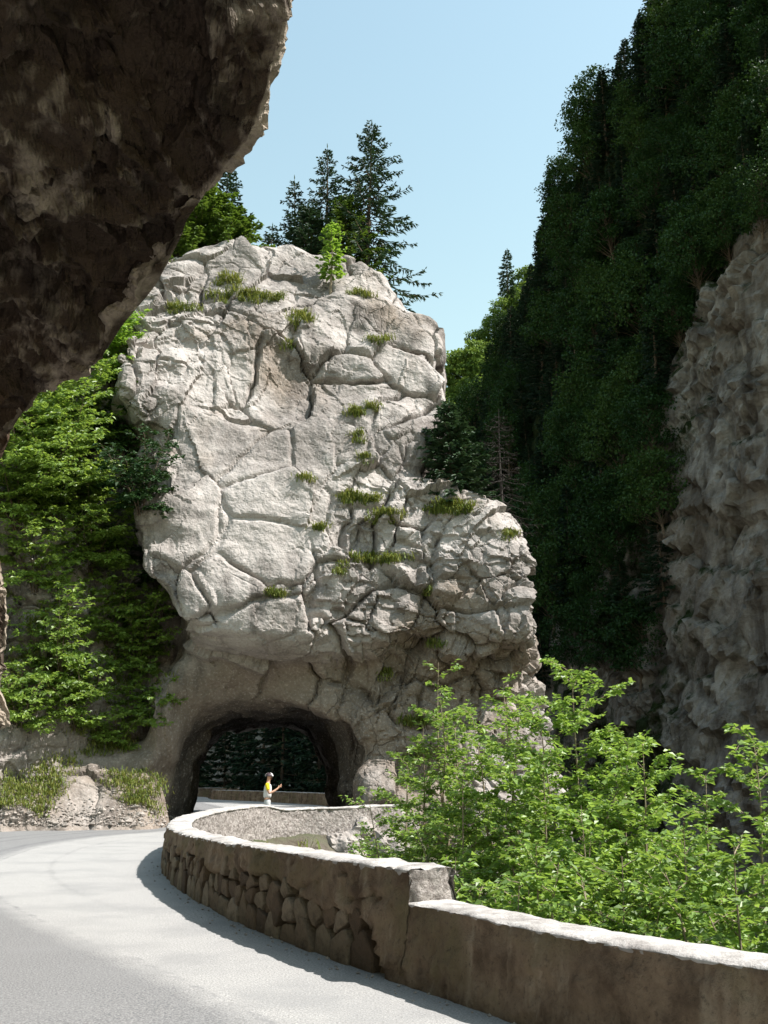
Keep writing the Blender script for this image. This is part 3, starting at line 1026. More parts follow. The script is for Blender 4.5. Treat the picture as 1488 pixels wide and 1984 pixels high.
# rubble stones showing where the render has fallen off the tall parapet
rng = random.Random(5)
tp = wall_path[i_step:i_end]
tg, nm = frame2(tp)
ts_ = np.concatenate(([0], np.cumsum(np.linalg.norm(np.diff(tp, axis=0), axis=1))))


def clip_poly(poly, p, n):
    """keep the part of a polygon with (x - p).n <= 0"""
    out_ = []
    for i in range(len(poly)):
        a, b = poly[i], poly[(i + 1) % len(poly)]
        da = (a[0] - p[0]) * n[0] + (a[1] - p[1]) * n[1]
        db = (b[0] - p[0]) * n[0] + (b[1] - p[1]) * n[1]
        if da <= 0:
            out_.append(a)
        if (da < 0) != (db < 0) and abs(da - db) > 1e-12:
            f = da / (da - db)
            out_.append((a[0] + f * (b[0] - a[0]), a[1] + f * (b[1] - a[1])))
    return out_


seeds = []
z = 0.0
for row, (zr, wlo, whi) in enumerate(((0.14, 0.24, 0.55), (0.34, 0.2, 0.5), (0.49, 0.2, 0.46), (0.62, 0.18, 0.45))):
    s = 0.1 + 0.1 * row
    while s < 15.0:
        w = rng.uniform(wlo, whi)
        seeds.append((s + w / 2, zr + rng.uniform(-0.06, 0.06)))
        s += w
for sx_, sz_ in seeds:
    if sz_ > fallen(sx_) + rng.uniform(-0.06, 0.07):
        continue
    poly = [(sx_ - 0.34, -0.03), (sx_ + 0.34, -0.03), (sx_ + 0.34, 0.78), (sx_ - 0.34, 0.78)]
    for ox_, oz_ in seeds:
        if (ox_, oz_) == (sx_, sz_) or abs(ox_ - sx_) > 0.8:
            continue
        d = (ox_ - sx_, oz_ - sz_)
        ln = math.hypot(*d)
        jn = rng.uniform(0.007, 0.02)
        poly = clip_poly(poly, (sx_ + d[0] * (0.5 - jn / ln), sz_ + d[1] * (0.5 - jn / ln)), (d[0] / ln, d[1] / ln))
        if len(poly) < 3:
            break
    if len(poly) < 3:
        continue
    # round the corners a little
    pts = []
    for i in range(len(poly)):
        a, b = np.array(poly[i]), np.array(poly[(i + 1) % len(poly)])
        if np.linalg.norm(b - a) < 0.02:
            continue
        pts += [a + (b - a) * rng.uniform(0.1, 0.2), (a + b) / 2 + np.array((rng.uniform(-.006, .006), rng.uniform(-.006, .006))), a + (b - a) * rng.uniform(0.8, 0.9)]
    if len(pts) < 6:
        continue
    pts = np.array(pts)
    cen_ = pts.mean(0)
    proud = rng.uniform(-0.03, 0.026)
    tx_, tz_ = rng.uniform(-0.04, 0.04), rng.uniform(-0.05, 0.03)
    n_ = len(pts)
    V, F = [], []
    for sc, d in ((1.0, -0.12), (1.0, -0.016), (0.94, 0.0), (0.6, 0.008)):
        for q in pts:
            r_ = (q - cen_) * sc
            V.append((-r_[0], d + proud + r_[0] * tx_ + r_[1] * tz_ + rng.uniform(-0.004, 0.004), r_[1]))
    V.append((0, 0.008 + proud, 0))
    for l in range(3):
        for i in range(n_):
            j = (i + 1) % n_
            F.append((l * n_ + j, l * n_ + i, (l + 1) * n_ + i, (l + 1) * n_ + j))
    F += [(3 * n_ + (i + 1) % n_, 3 * n_ + i, 4 * n_) for i in range(n_)]
    me = bpy.data.meshes.new('stone')
    me.from_pydata(V, [], F)
    me.update()
    bm_ = bmesh.new()
    bm_.from_mesh(me)
    bmesh.ops.recalc_face_normals(bm_, faces=bm_.faces)
    bm_.to_mesh(me)
    bm_.free()
    k = min(int(np.searchsorted(ts_, cen_[0])), len(nm) - 1)
    px_, py_ = np.interp(cen_[0], ts_, tp[:, 0]), np.interp(cen_[0], ts_, tp[:, 1])
    nx_, ny_ = nm[k]
    outq = 0.07 * (1 - cen_[1] / 0.8) - 0.012
    ob = link('stone', me, M['stone'], tall)
    ob.location = Vector((px_ + nx_ * outq, py_ + ny_ * outq, cen_[1])) - Vector(tall.location)
    ob.rotation_euler = (0, 0, math.atan2(ny_, nx_) - math.pi / 2)

# parapets beyond the tunnel
pB, _ = catmull([(-2.6, 60), (-3.9, 66.5), (-8.3, 76), (-13.6, 85.5)], 0.3)
parapet('stone_parapet', 'dark stone parapet seen through the tunnel beyond its far mouth', pB, lambda s, p: 0.72, 0.45, 'parapets along the road', 1.0)
pC, _ = catmull([(-13, 101), (-17, 103), (-24, 103.5)], 0.3)
parapet('stone_parapet', 'farthest pale topped parapet on the left through the tunnel', pC, lambda s, p: 0.72, 0.45, 'parapets along the road', 1.0)

# ================================================================== PLANTS
class Wood:
    def __init__(self):
        self.V, self.F, self.n = [], [], 0

    def tube(self, pts, r0, r1, sides=5):
        pts = np.asarray(pts, float)
        k = len(pts)
        tg = np.gradient(pts, axis=0)
        tg /= np.maximum(np.linalg.norm(tg, axis=1, keepdims=True), 1e-9)
        ref = np.where(np.abs(tg[:, 2:3]) > 0.9, np.array([[1.0, 0, 0]]), np.array([[0, 0, 1.0]]))
        u = np.cross(tg, ref)
        u /= np.linalg.norm(u, axis=1, keepdims=True)
        w = np.cross(tg, u)
        r = np.linspace(r0, r1, k)[:, None, None]
        a = np.linspace(0, 2 * np.pi, sides, endpoint=False)[None, :, None]
        V = pts[:, None, :] + r * (np.cos(a) * u[:, None, :] + np.sin(a) * w[:, None, :])
        self.V.append(V.reshape(-1, 3))
        i = np.arange(k - 1)[:, None] * sides
        j = np.arange(sides)[None, :]
        j2 = (j + 1) % sides
        F = np.stack((i + j, i + j2, i + sides + j2, i + sides + j), -1).reshape(-1, 4) + self.n
        self.F.append(F)
        self.n += k * sides

    def sticks(self, A, B, r):
        """many thin three-sided twigs at once"""
        n = len(A)
        d = unit(B - A)
        u = unit(np.cross(d, np.array((0.3, 0.2, 0.93))))
        w = np.cross(d, u)
        V = np.zeros((n, 6, 3))
        for k in range(3):
            o_ = math.cos(2.094 * k) * u + math.sin(2.094 * k) * w
            V[:, k] = A + o_ * r
            V[:, 3 + k] = B + o_ * r * 0.4
        i = np.arange(n)[:, None] * 6 + self.n
        self.V.append(V.reshape(-1, 3))
        self.F.append(np.concatenate([i + np.array([[k, (k + 1) % 3, 3 + (k + 1) % 3, 3 + k]]) for k in range(3)], 0))
        self.n += 6 * n

    def mesh(self, name):
        return mesh_np(name, np.concatenate(self.V), np.concatenate(self.F))


def unit(a):
    return a / np.maximum(np.linalg.norm(a, axis=-1, keepdims=True), 1e-9)


def leaf_mesh(name, C, D, N, L, W, fold=0.18):
    """folded rhombic leaves: base C, direction D, normal N, length L, width W"""
    n = len(C)
    D = unit(D)
    S = unit(np.cross(D, N))
    N = np.cross(S, D)
    L = np.broadcast_to(np.asarray(L, float), (n,))[:, None]
    W = np.broadcast_to(np.asarray(W, float), (n,))[:, None]
    b = C
    tip = C + D * L - N * (0.12 * L)
    l_ = C + D * (0.45 * L) + S * (0.5 * W) + N * (fold * W)
    r_ = C + D * (0.45 * L) - S * (0.5 * W) + N * (fold * W)
    V = np.stack((b, r_, tip, l_), 1).reshape(-1, 3)
    i = np.arange(n)[:, None] * 4
    F = np.concatenate((i + np.array([[0, 1, 2]]), i + np.array([[0, 2, 3]])), 1).reshape(-1, 3)
    return mesh_np(name, V, F, False)


def shrub_data(H_, rad, seed, leaf=0.085, dens=1.0, stems=6, low=0.12, lean=0.75, sparse=1.0, thin=True):
    r = np.random.RandomState(seed)
    wood = Wood()
    TW = []
    for s in range(stems):
        az = 2 * math.pi * (s + r.rand() * 0.7) / stems
        hh = H_ * (1.0 if s == 0 else r.uniform(0.55, 0.97))
        ln = 0.0 if s == 0 else rad * lean * r.uniform(0.3, 1.0)
        q = np.linspace(0, 1, 9)
        wob = np.cumsum(r.normal(0, 0.02 * H_, (9, 2)), 0) * 0.4
        P = np.stack((math.cos(az) * (0.1 + ln * q ** 1.5) + wob[:, 0] * q, math.sin(az) * (0.1 + ln * q ** 1.5) + wob[:, 1] * q, hh * q - 0.15 * (1 - q)), 1)
        wood.tube(P, 0.011 * hh ** 0.8 + 0.004, 0.004, 5)
        nb = int(hh * (1 - low) / 0.115 * sparse)
        for b in range(nb):
            f = low + (1 - low) * (b + r.rand()) / nb
            p0 = np.array([np.interp(f, q, P[:, k]) for k in range(3)])
            a2 = b * 2.4 + r.uniform(-0.5, 0.5)
            prof = (1 - f) ** 0.45 * (0.5 + 0.5 * min(1, f / 0.3))
            ll = rad * (0.12 + 0.62 * prof) * r.uniform(0.55, 1.2)
            el = 0.15 + 0.6 * f + r.uniform(-0.2, 0.2)
            d0 = np.array((math.cos(a2) * math.cos(el), math.sin(a2) * math.cos(el), math.sin(el)))
            tq = np.linspace(0, 1, 5)[:, None]
            B = p0 + d0 * ll * tq + np.array((0, 0, -0.22 * ll)) * tq ** 2
            wood.tube(B, 0.006 + 0.002 * ll, 0.002, 3)
            TW.append((*p0, *B[2], ll * 0.5))
            TW.append((*B[2], *B[4], ll * 0.5))
            side = np.array((-math.sin(a2), math.cos(a2), 0.0))
            for k in range(int(3 + 4.2 * ll)):
                fq = r.uniform(0.25, 0.95)
                b0 = p0 + d0 * ll * fq + np.array((0, 0, -0.22 * ll)) * fq ** 2
                dd = d0 * 0.75 + side * ((1 if k % 2 else -1) * r.uniform(0.6, 1.1))
                dd[2] += r.uniform(-0.3, 0.15)
                l2 = ll * 0.42 * r.uniform(0.5, 1.1)
                b1 = b0 + dd * (l2 / math.sqrt(dd @ dd))
                TW.append((*b0, *b1, l2))
    TW = np.array(TW)
    if thin:
        wood.sticks(TW[:, :3], TW[:, 3:6], 0.003)
    n = np.maximum(2, (TW[:, 6] / (leaf * 0.24) * dens)).astype(int)
    ix = np.repeat(np.arange(len(TW)), n)
    m = len(ix)
    A, B_ = TW[ix, :3], TW[ix, 3:6]
    pc = A + (B_ - A) * r.uniform(0.12, 1.03, (m, 1))
    ax = unit(B_ - A)
    sd = unit(np.cross(ax, np.array((0, 0, 1.0))) + 1e-6)
    sg = np.where(r.rand(m) < 0.5, -1, 1)[:, None]
    D = ax * r.uniform(0.2, 1.0, (m, 1)) + sd * sg * r.uniform(0.4, 1.0, (m, 1)) + r.normal(0, 0.22, (m, 3))
    D[:, 2] -= 0.18
    N = np.array((0, 0, 1.0)) + r.normal(0, 0.42, (m, 3))
    C = pc + r.normal(0, 0.018, (m, 3))
    L = leaf * (0.5 + 0.95 * r.rand(m) ** 1.4)
    return wood, C, D, N, L


N_LEAF = 0


def shrub(name, label, base, H_, rad, seed, leafmat, group, leaf=0.085, dens=1.0, cat='shrub', bark='bark', tilt=(0, 0), **kw):
    global N_LEAF
    wood, C, D, N, L = shrub_data(H_, rad, seed, leaf, dens, **kw)
    N_LEAF += len(C)
    root = empty(name, base, (tilt[0], tilt[1], 0))
    tag(root, label, cat, group)
    link('trunk', wood.mesh('trunk'), M[bark], root)
    link('crown', leaf_mesh('crown', C, D, N, L, L * 0.6), M[leafmat], root)
    return root


def conifer_data(H_, lmax, seed, bare=0.1, droop=0.35, dens=1.0, twig=0.3, gap=0.3, width=0.06, up=0.0, per=6, crown_pow=0.8):
    r = np.random.RandomState(seed)
    wood = Wood()
    q = np.linspace(0, 1, 12)
    tr_ = np.stack((0.012 * H_ * np.sin(q * 3 + seed), 0.012 * H_ * np.cos(q * 2.3 + seed) - 0.012 * H_, H_ * q - 0.3 * (1 - q)), 1)
    wood.tube(tr_, 0.014 * H_ + 0.02, 0.008, 7)
    C, D, N, L = [], [], [], []
    z = bare * H_
    while z < H_ * 0.985:
        f = (z - bare * H_) / (H_ * (1 - bare))
        ll0 = lmax * ((1 - f) ** crown_pow) * (0.75 + 0.25 * min(1, f / 0.12)) + 0.06
        nb = max(3, int(per * (0.6 + 0.4 * (1 - f)) + r.rand()))
        a0 = r.rand() * 6.28
        p0 = np.array([np.interp(z / H_, q, tr_[:, k]) for k in range(3)])
        for b in range(nb):
            a = a0 + 2 * math.pi * (b + r.uniform(-0.25, 0.25)) / nb
            ll = ll0 * r.uniform(0.55, 1.18)
            el = up + 0.35 * f - droop * 0.5 * (1 - f) + r.uniform(-0.12, 0.12)
            d0 = np.array((math.cos(a) * math.cos(el), math.sin(a) * math.cos(el), math.sin(el)))
            tq = np.linspace(0, 1, 6)[:, None]
            B = p0 + d0 * ll * tq + np.array((0, 0, 1.0)) * ll * droop * (-0.55 * tq + 0.45 * tq ** 2.4)
            wood.tube(B, 0.008 + 0.012 * ll, 0.003, 3)
            n = int(ll / 0.075 * dens) + 3
            fq = r.uniform(0.1, 1.0, n) ** 0.85
            pc = np.stack([np.interp(fq, tq[:, 0], B[:, k]) for k in range(3)], 1)
            sd = np.array((-math.sin(a), math.cos(a), 0.0))
            sg = np.where(r.rand(n) < 0.5, -1.0, 1.0)[:, None]
            tl = twig * (0.45 + 0.75 * (1 - fq)) * r.uniform(0.6, 1.25, n) * (0.55 + 0.45 * min(1, ll / lmax * 1.6))
            dd = d0 * r.uniform(0.35, 0.9, (n, 1)) + sd * sg * r.uniform(0.35, 1.0, (n, 1)) + np.array((0, 0, -1.0)) * r.uniform(-0.15, 0.7, (n, 1)) * (0.4 + droop)
            C.append(pc)
            D.append(dd)
            N.append(np.array((0, 0, 1.0)) + r.normal(0, 0.6, (n, 3)))
            L.append(tl)
        z += gap * r.uniform(0.75, 1.25) * (0.45 + 0.55 * (1 - f))
    C.append(tr_[-1:] - np.array([[0, 0, 0.1]]))
    D.append(np.array([[0.02, 0, 1.0]]))
    N.append(np.array([[1.0, 0, 0]]))
    L.append(np.array([0.35]))
    C, D, N, L = [np.concatenate(x) for x in (C, D, N, L)]
    return wood, C, D, N, L, width


def conifer_parts(root, data, leafmat, bark):
    wood, C, D, N, L, width = data
    link('trunk', wood.mesh('trunk'), M[bark], root)
    # two crossed sprays for each twig
    D = unit(D)
    S = unit(np.cross(D, unit(N)))
    V1 = leaf_mesh('crown', np.concatenate((C, C)), np.concatenate((D, D)), np.concatenate((N, S)), np.concatenate((L, L)), np.concatenate((np.full(len(L), width * 1.5), np.full(len(L), width))), 0.1)
    link('crown', V1, M[leafmat], root)


def conifer(name, label, base, leafmat, group=None, bark='bark', cat='tree', **kw):
    root = empty(name, base)
    tag(root, label, cat, group)
    conifer_parts(root, conifer_data(**kw), leafmat, bark)
    return root


def broadleaf_data(H_, rad, seed, clumps=46, per=75, leaf=0.26):
    r = np.random.RandomState(seed)
    wood = Wood()
    q = np.linspace(0, 1, 8)
    tr_ = np.stack((0.03 * H_ * np.sin(q * 3 + seed), 0.03 * H_ * np.sin(q * 2.2 + 2 * seed), 0.8 * H_ * q - 0.4 * (1 - q)), 1)
    wood.tube(tr_, 0.016 * H_ + 0.02, 0.03, 6)
    C, D, N = [], [], []
    for k in range(clumps):
        f = 0.25 + 0.75 * (k + 0.5) / clumps
        a = k * 2.4 + r.uniform(-0.4, 0.4)
        rr = rad * math.sqrt(max(0.03, 1 - ((f - 0.55) / 0.5) ** 2)) * r.uniform(0.35, 1.0)
        c = np.array((math.cos(a) * rr, math.sin(a) * rr, f * H_ + r.uniform(-0.3, 0.3)))
        b0 = np.array([np.interp(max(0.15, f - 0.22), q * 0.8, tr_[:, j]) for j in range(3)])
        wood.tube(np.stack((b0, 0.5 * (b0 + c) + np.array((0, 0, 0.15)), c)), 0.03, 0.008, 4)
        cr = rad * r.uniform(0.22, 0.42)
        g = r.normal(0, 1, (per, 3))
        g = unit(g) * (r.rand(per, 1) ** 0.5) * cr * np.array((1.0, 1.0, 0.55))
        C.append(c + g)
        D.append(g * 0.5 + r.normal(0, 0.3, (per, 3)) * cr + np.array((0, 0, -0.15)) * cr)
        N.append(np.array((0, 0, 1.0)) + r.normal(0, 0.45, (per, 3)))
    C, D, N = [np.concatenate(x) for x in (C, D, N)]
    return wood, C, D, N, leaf * r.uniform(0.6, 1.3, len(C))


def broadleaf(name, label, base, leafmat, group=None, bark='bark', scale=1.0, **kw):
    root = empty(name, base, (0, 0, 0), scale)
    tag(root, label, 'tree', group)
    wood, C, D, N, L = broadleaf_data(**kw)
    link('trunk', wood.mesh('trunk'), M[bark], root)
    link('crown', leaf_mesh('crown', C, D, N, L, L * 0.7), M[leafmat], root)
    return root


def ground_z(x, y):
    ok, p, n, _ = ground.ray_cast(Vector((x, y, 30)), Vector((0, 0, -1)))
    return p.z if ok else -5.0


# ---- shrubs on the slope below the near parapet
G1 = 'young broadleaved trees below the parapet'
NEAR = [  # photo column and row of the top, distance, radius, seed, extra, label
    (1137, 1290, 15.0, 2.3, 1, dict(stems=10, dens=1.42), 'tallest bushy green tree below the parapet with a pointed top'),
    (868, 1285, 18.5, 1.6, 2, dict(stems=6, dens=0.83, sparse=0.7), 'sparse slender tree against the foot of the rock tower'),
    (975, 1318, 17.2, 1.8, 3, dict(stems=7, dens=0.98, sparse=0.8), 'loose light green tree just left of the tallest bushy tree'),
    (770, 1455, 21.0, 1.7, 4, dict(stems=6, dens=0.90, sparse=0.8), 'low thin shrub right of the tunnel mouth'),
    (1445, 1420, 12.0, 1.7, 5, dict(stems=8, dens=1.27), 'upright leafy tree at the right edge of the picture'),
    (1345, 1500, 13.5, 1.5, 6, dict(stems=7, dens=1.20), 'leafy tree between the tallest bushy tree and the right edge'),
    (1225, 1440, 13.0, 1.5, 7, dict(stems=7, dens=1.35), 'rounded green shrub on the right flank of the tallest tree'),
    (1030, 1470, 13.6, 1.5, 8, dict(stems=7, dens=1.35), 'dense green shrub on the left flank of the tallest tree'),
    (900, 1500, 15.0, 1.4, 9, dict(stems=6, dens=0.90, sparse=0.8), 'airy shrub with thin brown stems beyond the broken wall end'),
    (1180, 1660, 9.9, 1.2, 10, dict(stems=8, dens=1.35), 'yellow green shrub close behind the low rendered parapet'),
    (1400, 1640, 9.0, 1.3, 11, dict(stems=8, dens=1.35), 'leafy shrub near the right edge just over the parapet'),
    (1010, 1640, 11.3, 1.1, 12, dict(stems=7, dens=1.20), 'low shrub above the middle of the low parapet'),
    (1300, 1590, 10.8, 1.3, 13, dict(stems=7, dens=1.35), 'full green shrub behind the yellow green one'),
    (1480, 1560, 8.6, 1.1, 14, dict(stems=7, dens=1.20), 'nearest shrub cut by the right edge of the picture'),
    (870, 1660, 12.4, 0.9, 15, dict(stems=6, dens=0.90), 'small shrub just behind the broken wall end'),
    (1100, 1560, 12.2, 1.3, 16, dict(stems=8, dens=1.35), 'dense shrub in front of the tallest tree trunk'),
    (700, 1600, 27.0, 0.9, 17, dict(stems=6, dens=1.05), 'small shrub inside the bend of the parapet'),
]
for px_, py_, Yd, rad, seed, kw, lab in NEAR:
    top = at(px_, py_, Yd)
    gz = ground_z(top[0], top[1])
    shrub('young_tree' if top[2] - gz > 4 else 'shrub', lab, (top[0], top[1], gz), top[2] - gz, rad, seed, 'leaf_bush', G1, leaf=0.092 if Yd > 10 else 0.08, cat='tree' if top[2] - gz > 4 else 'shrub', low=0.2, bark='bark_pale', **kw)

# ---- shrubs on the slope left of the tower
G2 = 'shrubs on the slope left of the tower'
LEFT = [  # base column and row, height, radius, material, leaf size, density, label
    (222, 750, 4.6, 2.0, 'leaf_lime', 0.17, 0.8, 'bright yellow green shrub beside the overhanging rock edge'),
    (120, 985, 6.2, 2.7, 'leaf_slope', 0.17, 0.9, 'largest leafy shrub right under the overhanging rock'),
    (35, 1010, 5.2, 2.2, 'leaf_slope', 0.17, 0.9, 'leafy shrub at the left edge below the rock rim'),
    (175, 1095, 4.6, 2.1, 'leaf_slope', 0.16, 0.9, 'leafy shrub below the largest one halfway up the slope'),
    (70, 1130, 3.6, 1.6, 'leaf_slope', 0.15, 0.8, 'shrub above the pale rock outcrop'),
    (115, 1330, 5.2, 1.6, 'leaf_slope', 0.16, 0.7, 'tall slender sapling in the middle of the slope'),
    (265, 1300, 4.2, 1.6, 'leaf_slope', 0.16, 0.8, 'pale topped sapling close to the tower foot'),
    (285, 1400, 3.0, 1.6, 'leaf_slope', 0.15, 0.9, 'spreading shrub hanging beside the tunnel pillar'),
    (150, 1395, 3.0, 1.6, 'leaf_slope', 0.15, 0.9, 'shrub on the lower slope above the grassy bank'),
    (40, 1400, 2.8, 1.5, 'leaf_slope', 0.15, 0.9, 'lower left shrub next to the lit rock column'),
    (225, 1440, 1.8, 1.1, 'leaf_slope', 0.13, 0.9, 'small shrub between bank and pillar'),
    (205, 1230, 3.6, 1.6, 'leaf_slope', 0.15, 0.8, 'shrub between the two saplings'),
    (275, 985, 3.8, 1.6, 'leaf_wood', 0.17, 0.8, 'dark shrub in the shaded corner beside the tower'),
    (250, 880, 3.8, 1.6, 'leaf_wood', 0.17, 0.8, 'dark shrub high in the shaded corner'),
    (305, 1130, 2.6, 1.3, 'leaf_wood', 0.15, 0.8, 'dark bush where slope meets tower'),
    (320, 1180, 1.8, 1.0, 'leaf_slope', 0.13, 0.8, 'small bush on the tower edge above the tunnel hollow'),
    (60, 900, 4.6, 2.0, 'leaf_slope', 0.17, 0.8, 'shrub half hidden by the rock rim'),
    (155, 860, 4.6, 2.0, 'leaf_slope', 0.17, 0.9, 'topmost dense shrub under the dark rock roof'),
]
for k, (bx_, by_, hh, rad, lm, lf, dn, lab) in enumerate(LEFT):
    hit = cast(bx_, by_, (cliff,))
    if hit is None:
        continue
    p = hit[0]
    shrub('shrub', lab, (p.x, p.y - 0.1, p.z - 0.2), hh * 0.82, rad * 1.25, 40 + k, lm, G2, leaf=lf, dens=dn, stems=7, low=0.08, tilt=(0.3, 0), lean=1.1, thin=False, sparse=0.68)

# ---- trees on top of the tower
G3 = 'trees on top of the tower'


def top_of_cliff(x, y):
    ok, p, n, _ = cliff.ray_cast(Vector((x, y, 60)), Vector((0, 0, -1)))
    return p.z if ok else 20.0


TREES = [  # column of the trunk, row of the top, distance, branch length, seed, options, label
    (716, 240, 47.5, 3.5, 11, dict(bare=0.0, droop=0.6, dens=1.09, twig=0.55, gap=0.42, width=0.06, per=6, crown_pow=0.65), 'leaf_spruce', 'tallest loose spruce standing on top of the rock tower'),
    (632, 288, 49.0, 2.7, 12, dict(bare=0.05, droop=0.5, dens=1.01, twig=0.45, gap=0.36, width=0.06, per=6), 'leaf_spruce', 'second tallest spruce left of the tallest one'),
    (572, 350, 49.5, 2.4, 13, dict(bare=0.05, droop=0.5, dens=0.87, twig=0.45, gap=0.4, width=0.06, per=6), 'leaf_spruce', 'thin bluish spruce leftmost of the group on the tower'),
    (672, 385, 47.0, 2.4, 14, dict(bare=0.0, droop=0.3, dens=1.45, twig=0.45, gap=0.3, width=0.08, per=7, crown_pow=0.55), 'leaf_pine', 'dark dense young fir between the two tall spruces'),
    (600, 400, 46.8, 2.2, 15, dict(bare=0.0, droop=0.3, dens=1.45, twig=0.45, gap=0.3, width=0.08, per=7, crown_pow=0.55), 'leaf_spruce', 'low dark fir behind the crest of the tower'),
    (528, 440, 48.0, 1.2, 16, dict(bare=0.0, droop=0.3, dens=1.01, twig=0.4, gap=0.35, width=0.06, per=6, crown_pow=0.55), 'leaf_spruce', 'small dim fir at the left end of the crest'),
    (440, 312, 49.0, 3.2, 17, dict(bare=0.0, droop=0.3, dens=1.16, twig=0.5, gap=0.36, width=0.07, per=6), 'leaf_spruce', 'blue green spruce rising behind the overhanging rock'),
    (392, 345, 45.8, 3.4, 18, dict(bare=0.0, droop=0.15, dens=1.89, twig=0.5, gap=0.28, width=0.10, per=8, crown_pow=0.5), 'leaf_pine', 'broad sunlit yellow green conifer beside the overhanging rock'),
    (452, 405, 45.0, 2.3, 19, dict(bare=0.0, droop=0.15, dens=1.74, twig=0.45, gap=0.28, width=0.10, per=8, crown_pow=0.5), 'leaf_pine', 'smaller sunlit conifer at the left shoulder of the tower'),
    (350, 440, 44.5, 2.4, 20, dict(bare=0.0, droop=0.2, dens=1.74, twig=0.45, gap=0.28, width=0.09, per=8, crown_pow=0.5), 'leaf_pine', 'bushy dark conifer touching the overhanging rock edge'),
]
for px_, py_, Yd, lmax, seed, kw, lm, lab in TREES:
    top = at(px_, py_, Yd)
    bz = min(top_of_cliff(top[0], top[1]) - 0.1, at(px_, 560, Yd)[2])
    conifer('spruce' if lm == 'leaf_spruce' else 'fir', lab, (top[0], top[1], bz), lm, G3, H_=top[2] - bz, lmax=lmax, seed=seed, **kw)
# little bright saplings on the tower front
hit = cast(641, 560)
if hit:
    p = hit[0]
    tp_ = at(641, 432, p.y)
    conifer('sapling', 'bright yellow green sapling on the crest of the tower', (p.x, p.y - 0.05, p.z - 0.1), 'leaf_lime', None, 'bark_pale', H_=tp_[2] - p.z, lmax=0.75, seed=31, bare=0.3, droop=0.05, dens=0.9, twig=0.32, gap=0.34, width=0.12, up=0.1, per=6, crown_pow=0.35)
# dark fir and dead conifer on the right shoulder
hit = cast(868, 945)
p = hit[0]
tp_ = at(885, 785, p.y + 1.2)
conifer('fir', 'dark green fir growing on the right shoulder of the tower', (p.x + 0.2, p.y + 1.0, p.z - 0.6), 'leaf_spruce', None, H_=tp_[2] - p.z + 0.6, lmax=1.9, seed=33, bare=0.0, droop=0.25, dens=1.5, twig=0.5, gap=0.24, width=0.09, per=8, crown_pow=0.6)
tp_ = at(968, 800, 48.0)
hit = cast(975, 985)
zb = at(975, 1050, 48.0)[2]
root = empty('dead_conifer', (tp_[0], 48.0, zb))
tag(root, 'bare grey conifer with drooping twigs behind the tower shoulder', 'tree')
conifer_parts(root, conifer_data(H_=tp_[2] - zb, lmax=1.9, seed=34, bare=0.1, droop=0.7, dens=0.35, twig=0.5, gap=0.4, width=0.02, per=6, crown_pow=0.6), 'dead', 'dead')

# ---- wood on the far side of the gorge
random.seed(3)
G4 = 'trees of the dark wood on the gorge side'
protoF = [empty('wood_fir'), empty('wood_fir'), empty('wood_fir')]
for k, e in enumerate(protoF):
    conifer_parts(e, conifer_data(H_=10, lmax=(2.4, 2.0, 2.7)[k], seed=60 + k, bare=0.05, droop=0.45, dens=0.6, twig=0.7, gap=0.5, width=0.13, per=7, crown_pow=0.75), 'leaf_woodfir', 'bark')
protoB = [empty('wood_broadleaf'), empty('wood_broadleaf'), empty('wood_broadleaf')]
for k, e in enumerate(protoB):
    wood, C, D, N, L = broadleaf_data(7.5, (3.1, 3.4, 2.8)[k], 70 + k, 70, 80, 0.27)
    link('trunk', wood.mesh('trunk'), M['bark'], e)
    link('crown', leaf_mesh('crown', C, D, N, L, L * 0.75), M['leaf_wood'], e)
KIDS = {e.name: [x for x in bpy.data.objects if x.parent == e] for e in protoF + protoB}


def plant(e, first, loc, rz, sc, label, group, tilt=(0, 0)):
    if first:
        o = e
    else:
        o = e.copy()
        COL.objects.link(o)
        for ch in KIDS[e.name]:
            c_ = ch.copy()
            COL.objects.link(c_)
            c_.parent = o
    o.location = loc
    o.rotation_euler = (tilt[0], tilt[1], rz)
    o.scale = (sc, sc, sc)
    tag(o, label, 'tree', group)
    return o


used = set()
spots = []
spots_l = []
order = np.random.RandomState(9).permutation(len(HVf))
pxs, pys = project(HVf)
fm = fbm(HVf * 0.12, 3)
for i in order:
    l_ = lvl[i]
    if l_ > 3.06 or pxs[i] < 800 or pxs[i] > 1560 or pys[i] > 1330 or pys[i] < -260 or HVf[i, 1] < 50:
        continue
    if l_ < 1.15 + 0.3 * fm[i] and pxs[i] > 1290:
        continue
    if l_ < 1.08 + 0.5 * fm[i]:
        if not ((HN[i, 2] > 0.35 and l_ > 0.55 and pxs[i] > 1000 and random.random() < 0.06) or (1030 < pxs[i] < 1250 and 1080 < pys[i] < 1420 and random.random() < 0.25)):  # second case adds trees low down, darkening the gap like deep shade
            continue
    x, y, z = HVf[i]
    if pxs[i] < 1230:                      # the wood must not stand above its outline against the sky
        _, ty = project((x, y, z + 7.0))
        if ty < np.interp(pxs[i], [820, 870, 930, 1000, 1058, 1120, 1215], [880, 800, 660, 500, 400, 215, 30]) - 25:
            continue
    if any((x - a) ** 2 + (y - b) ** 2 + (0.55 * (z - c)) ** 2 < 2.45 ** 2 for a, b, c in spots):
        continue
    spots.append((x, y, z))
    spots_l.append(l_)
    if len(spots) >= 284:
        break
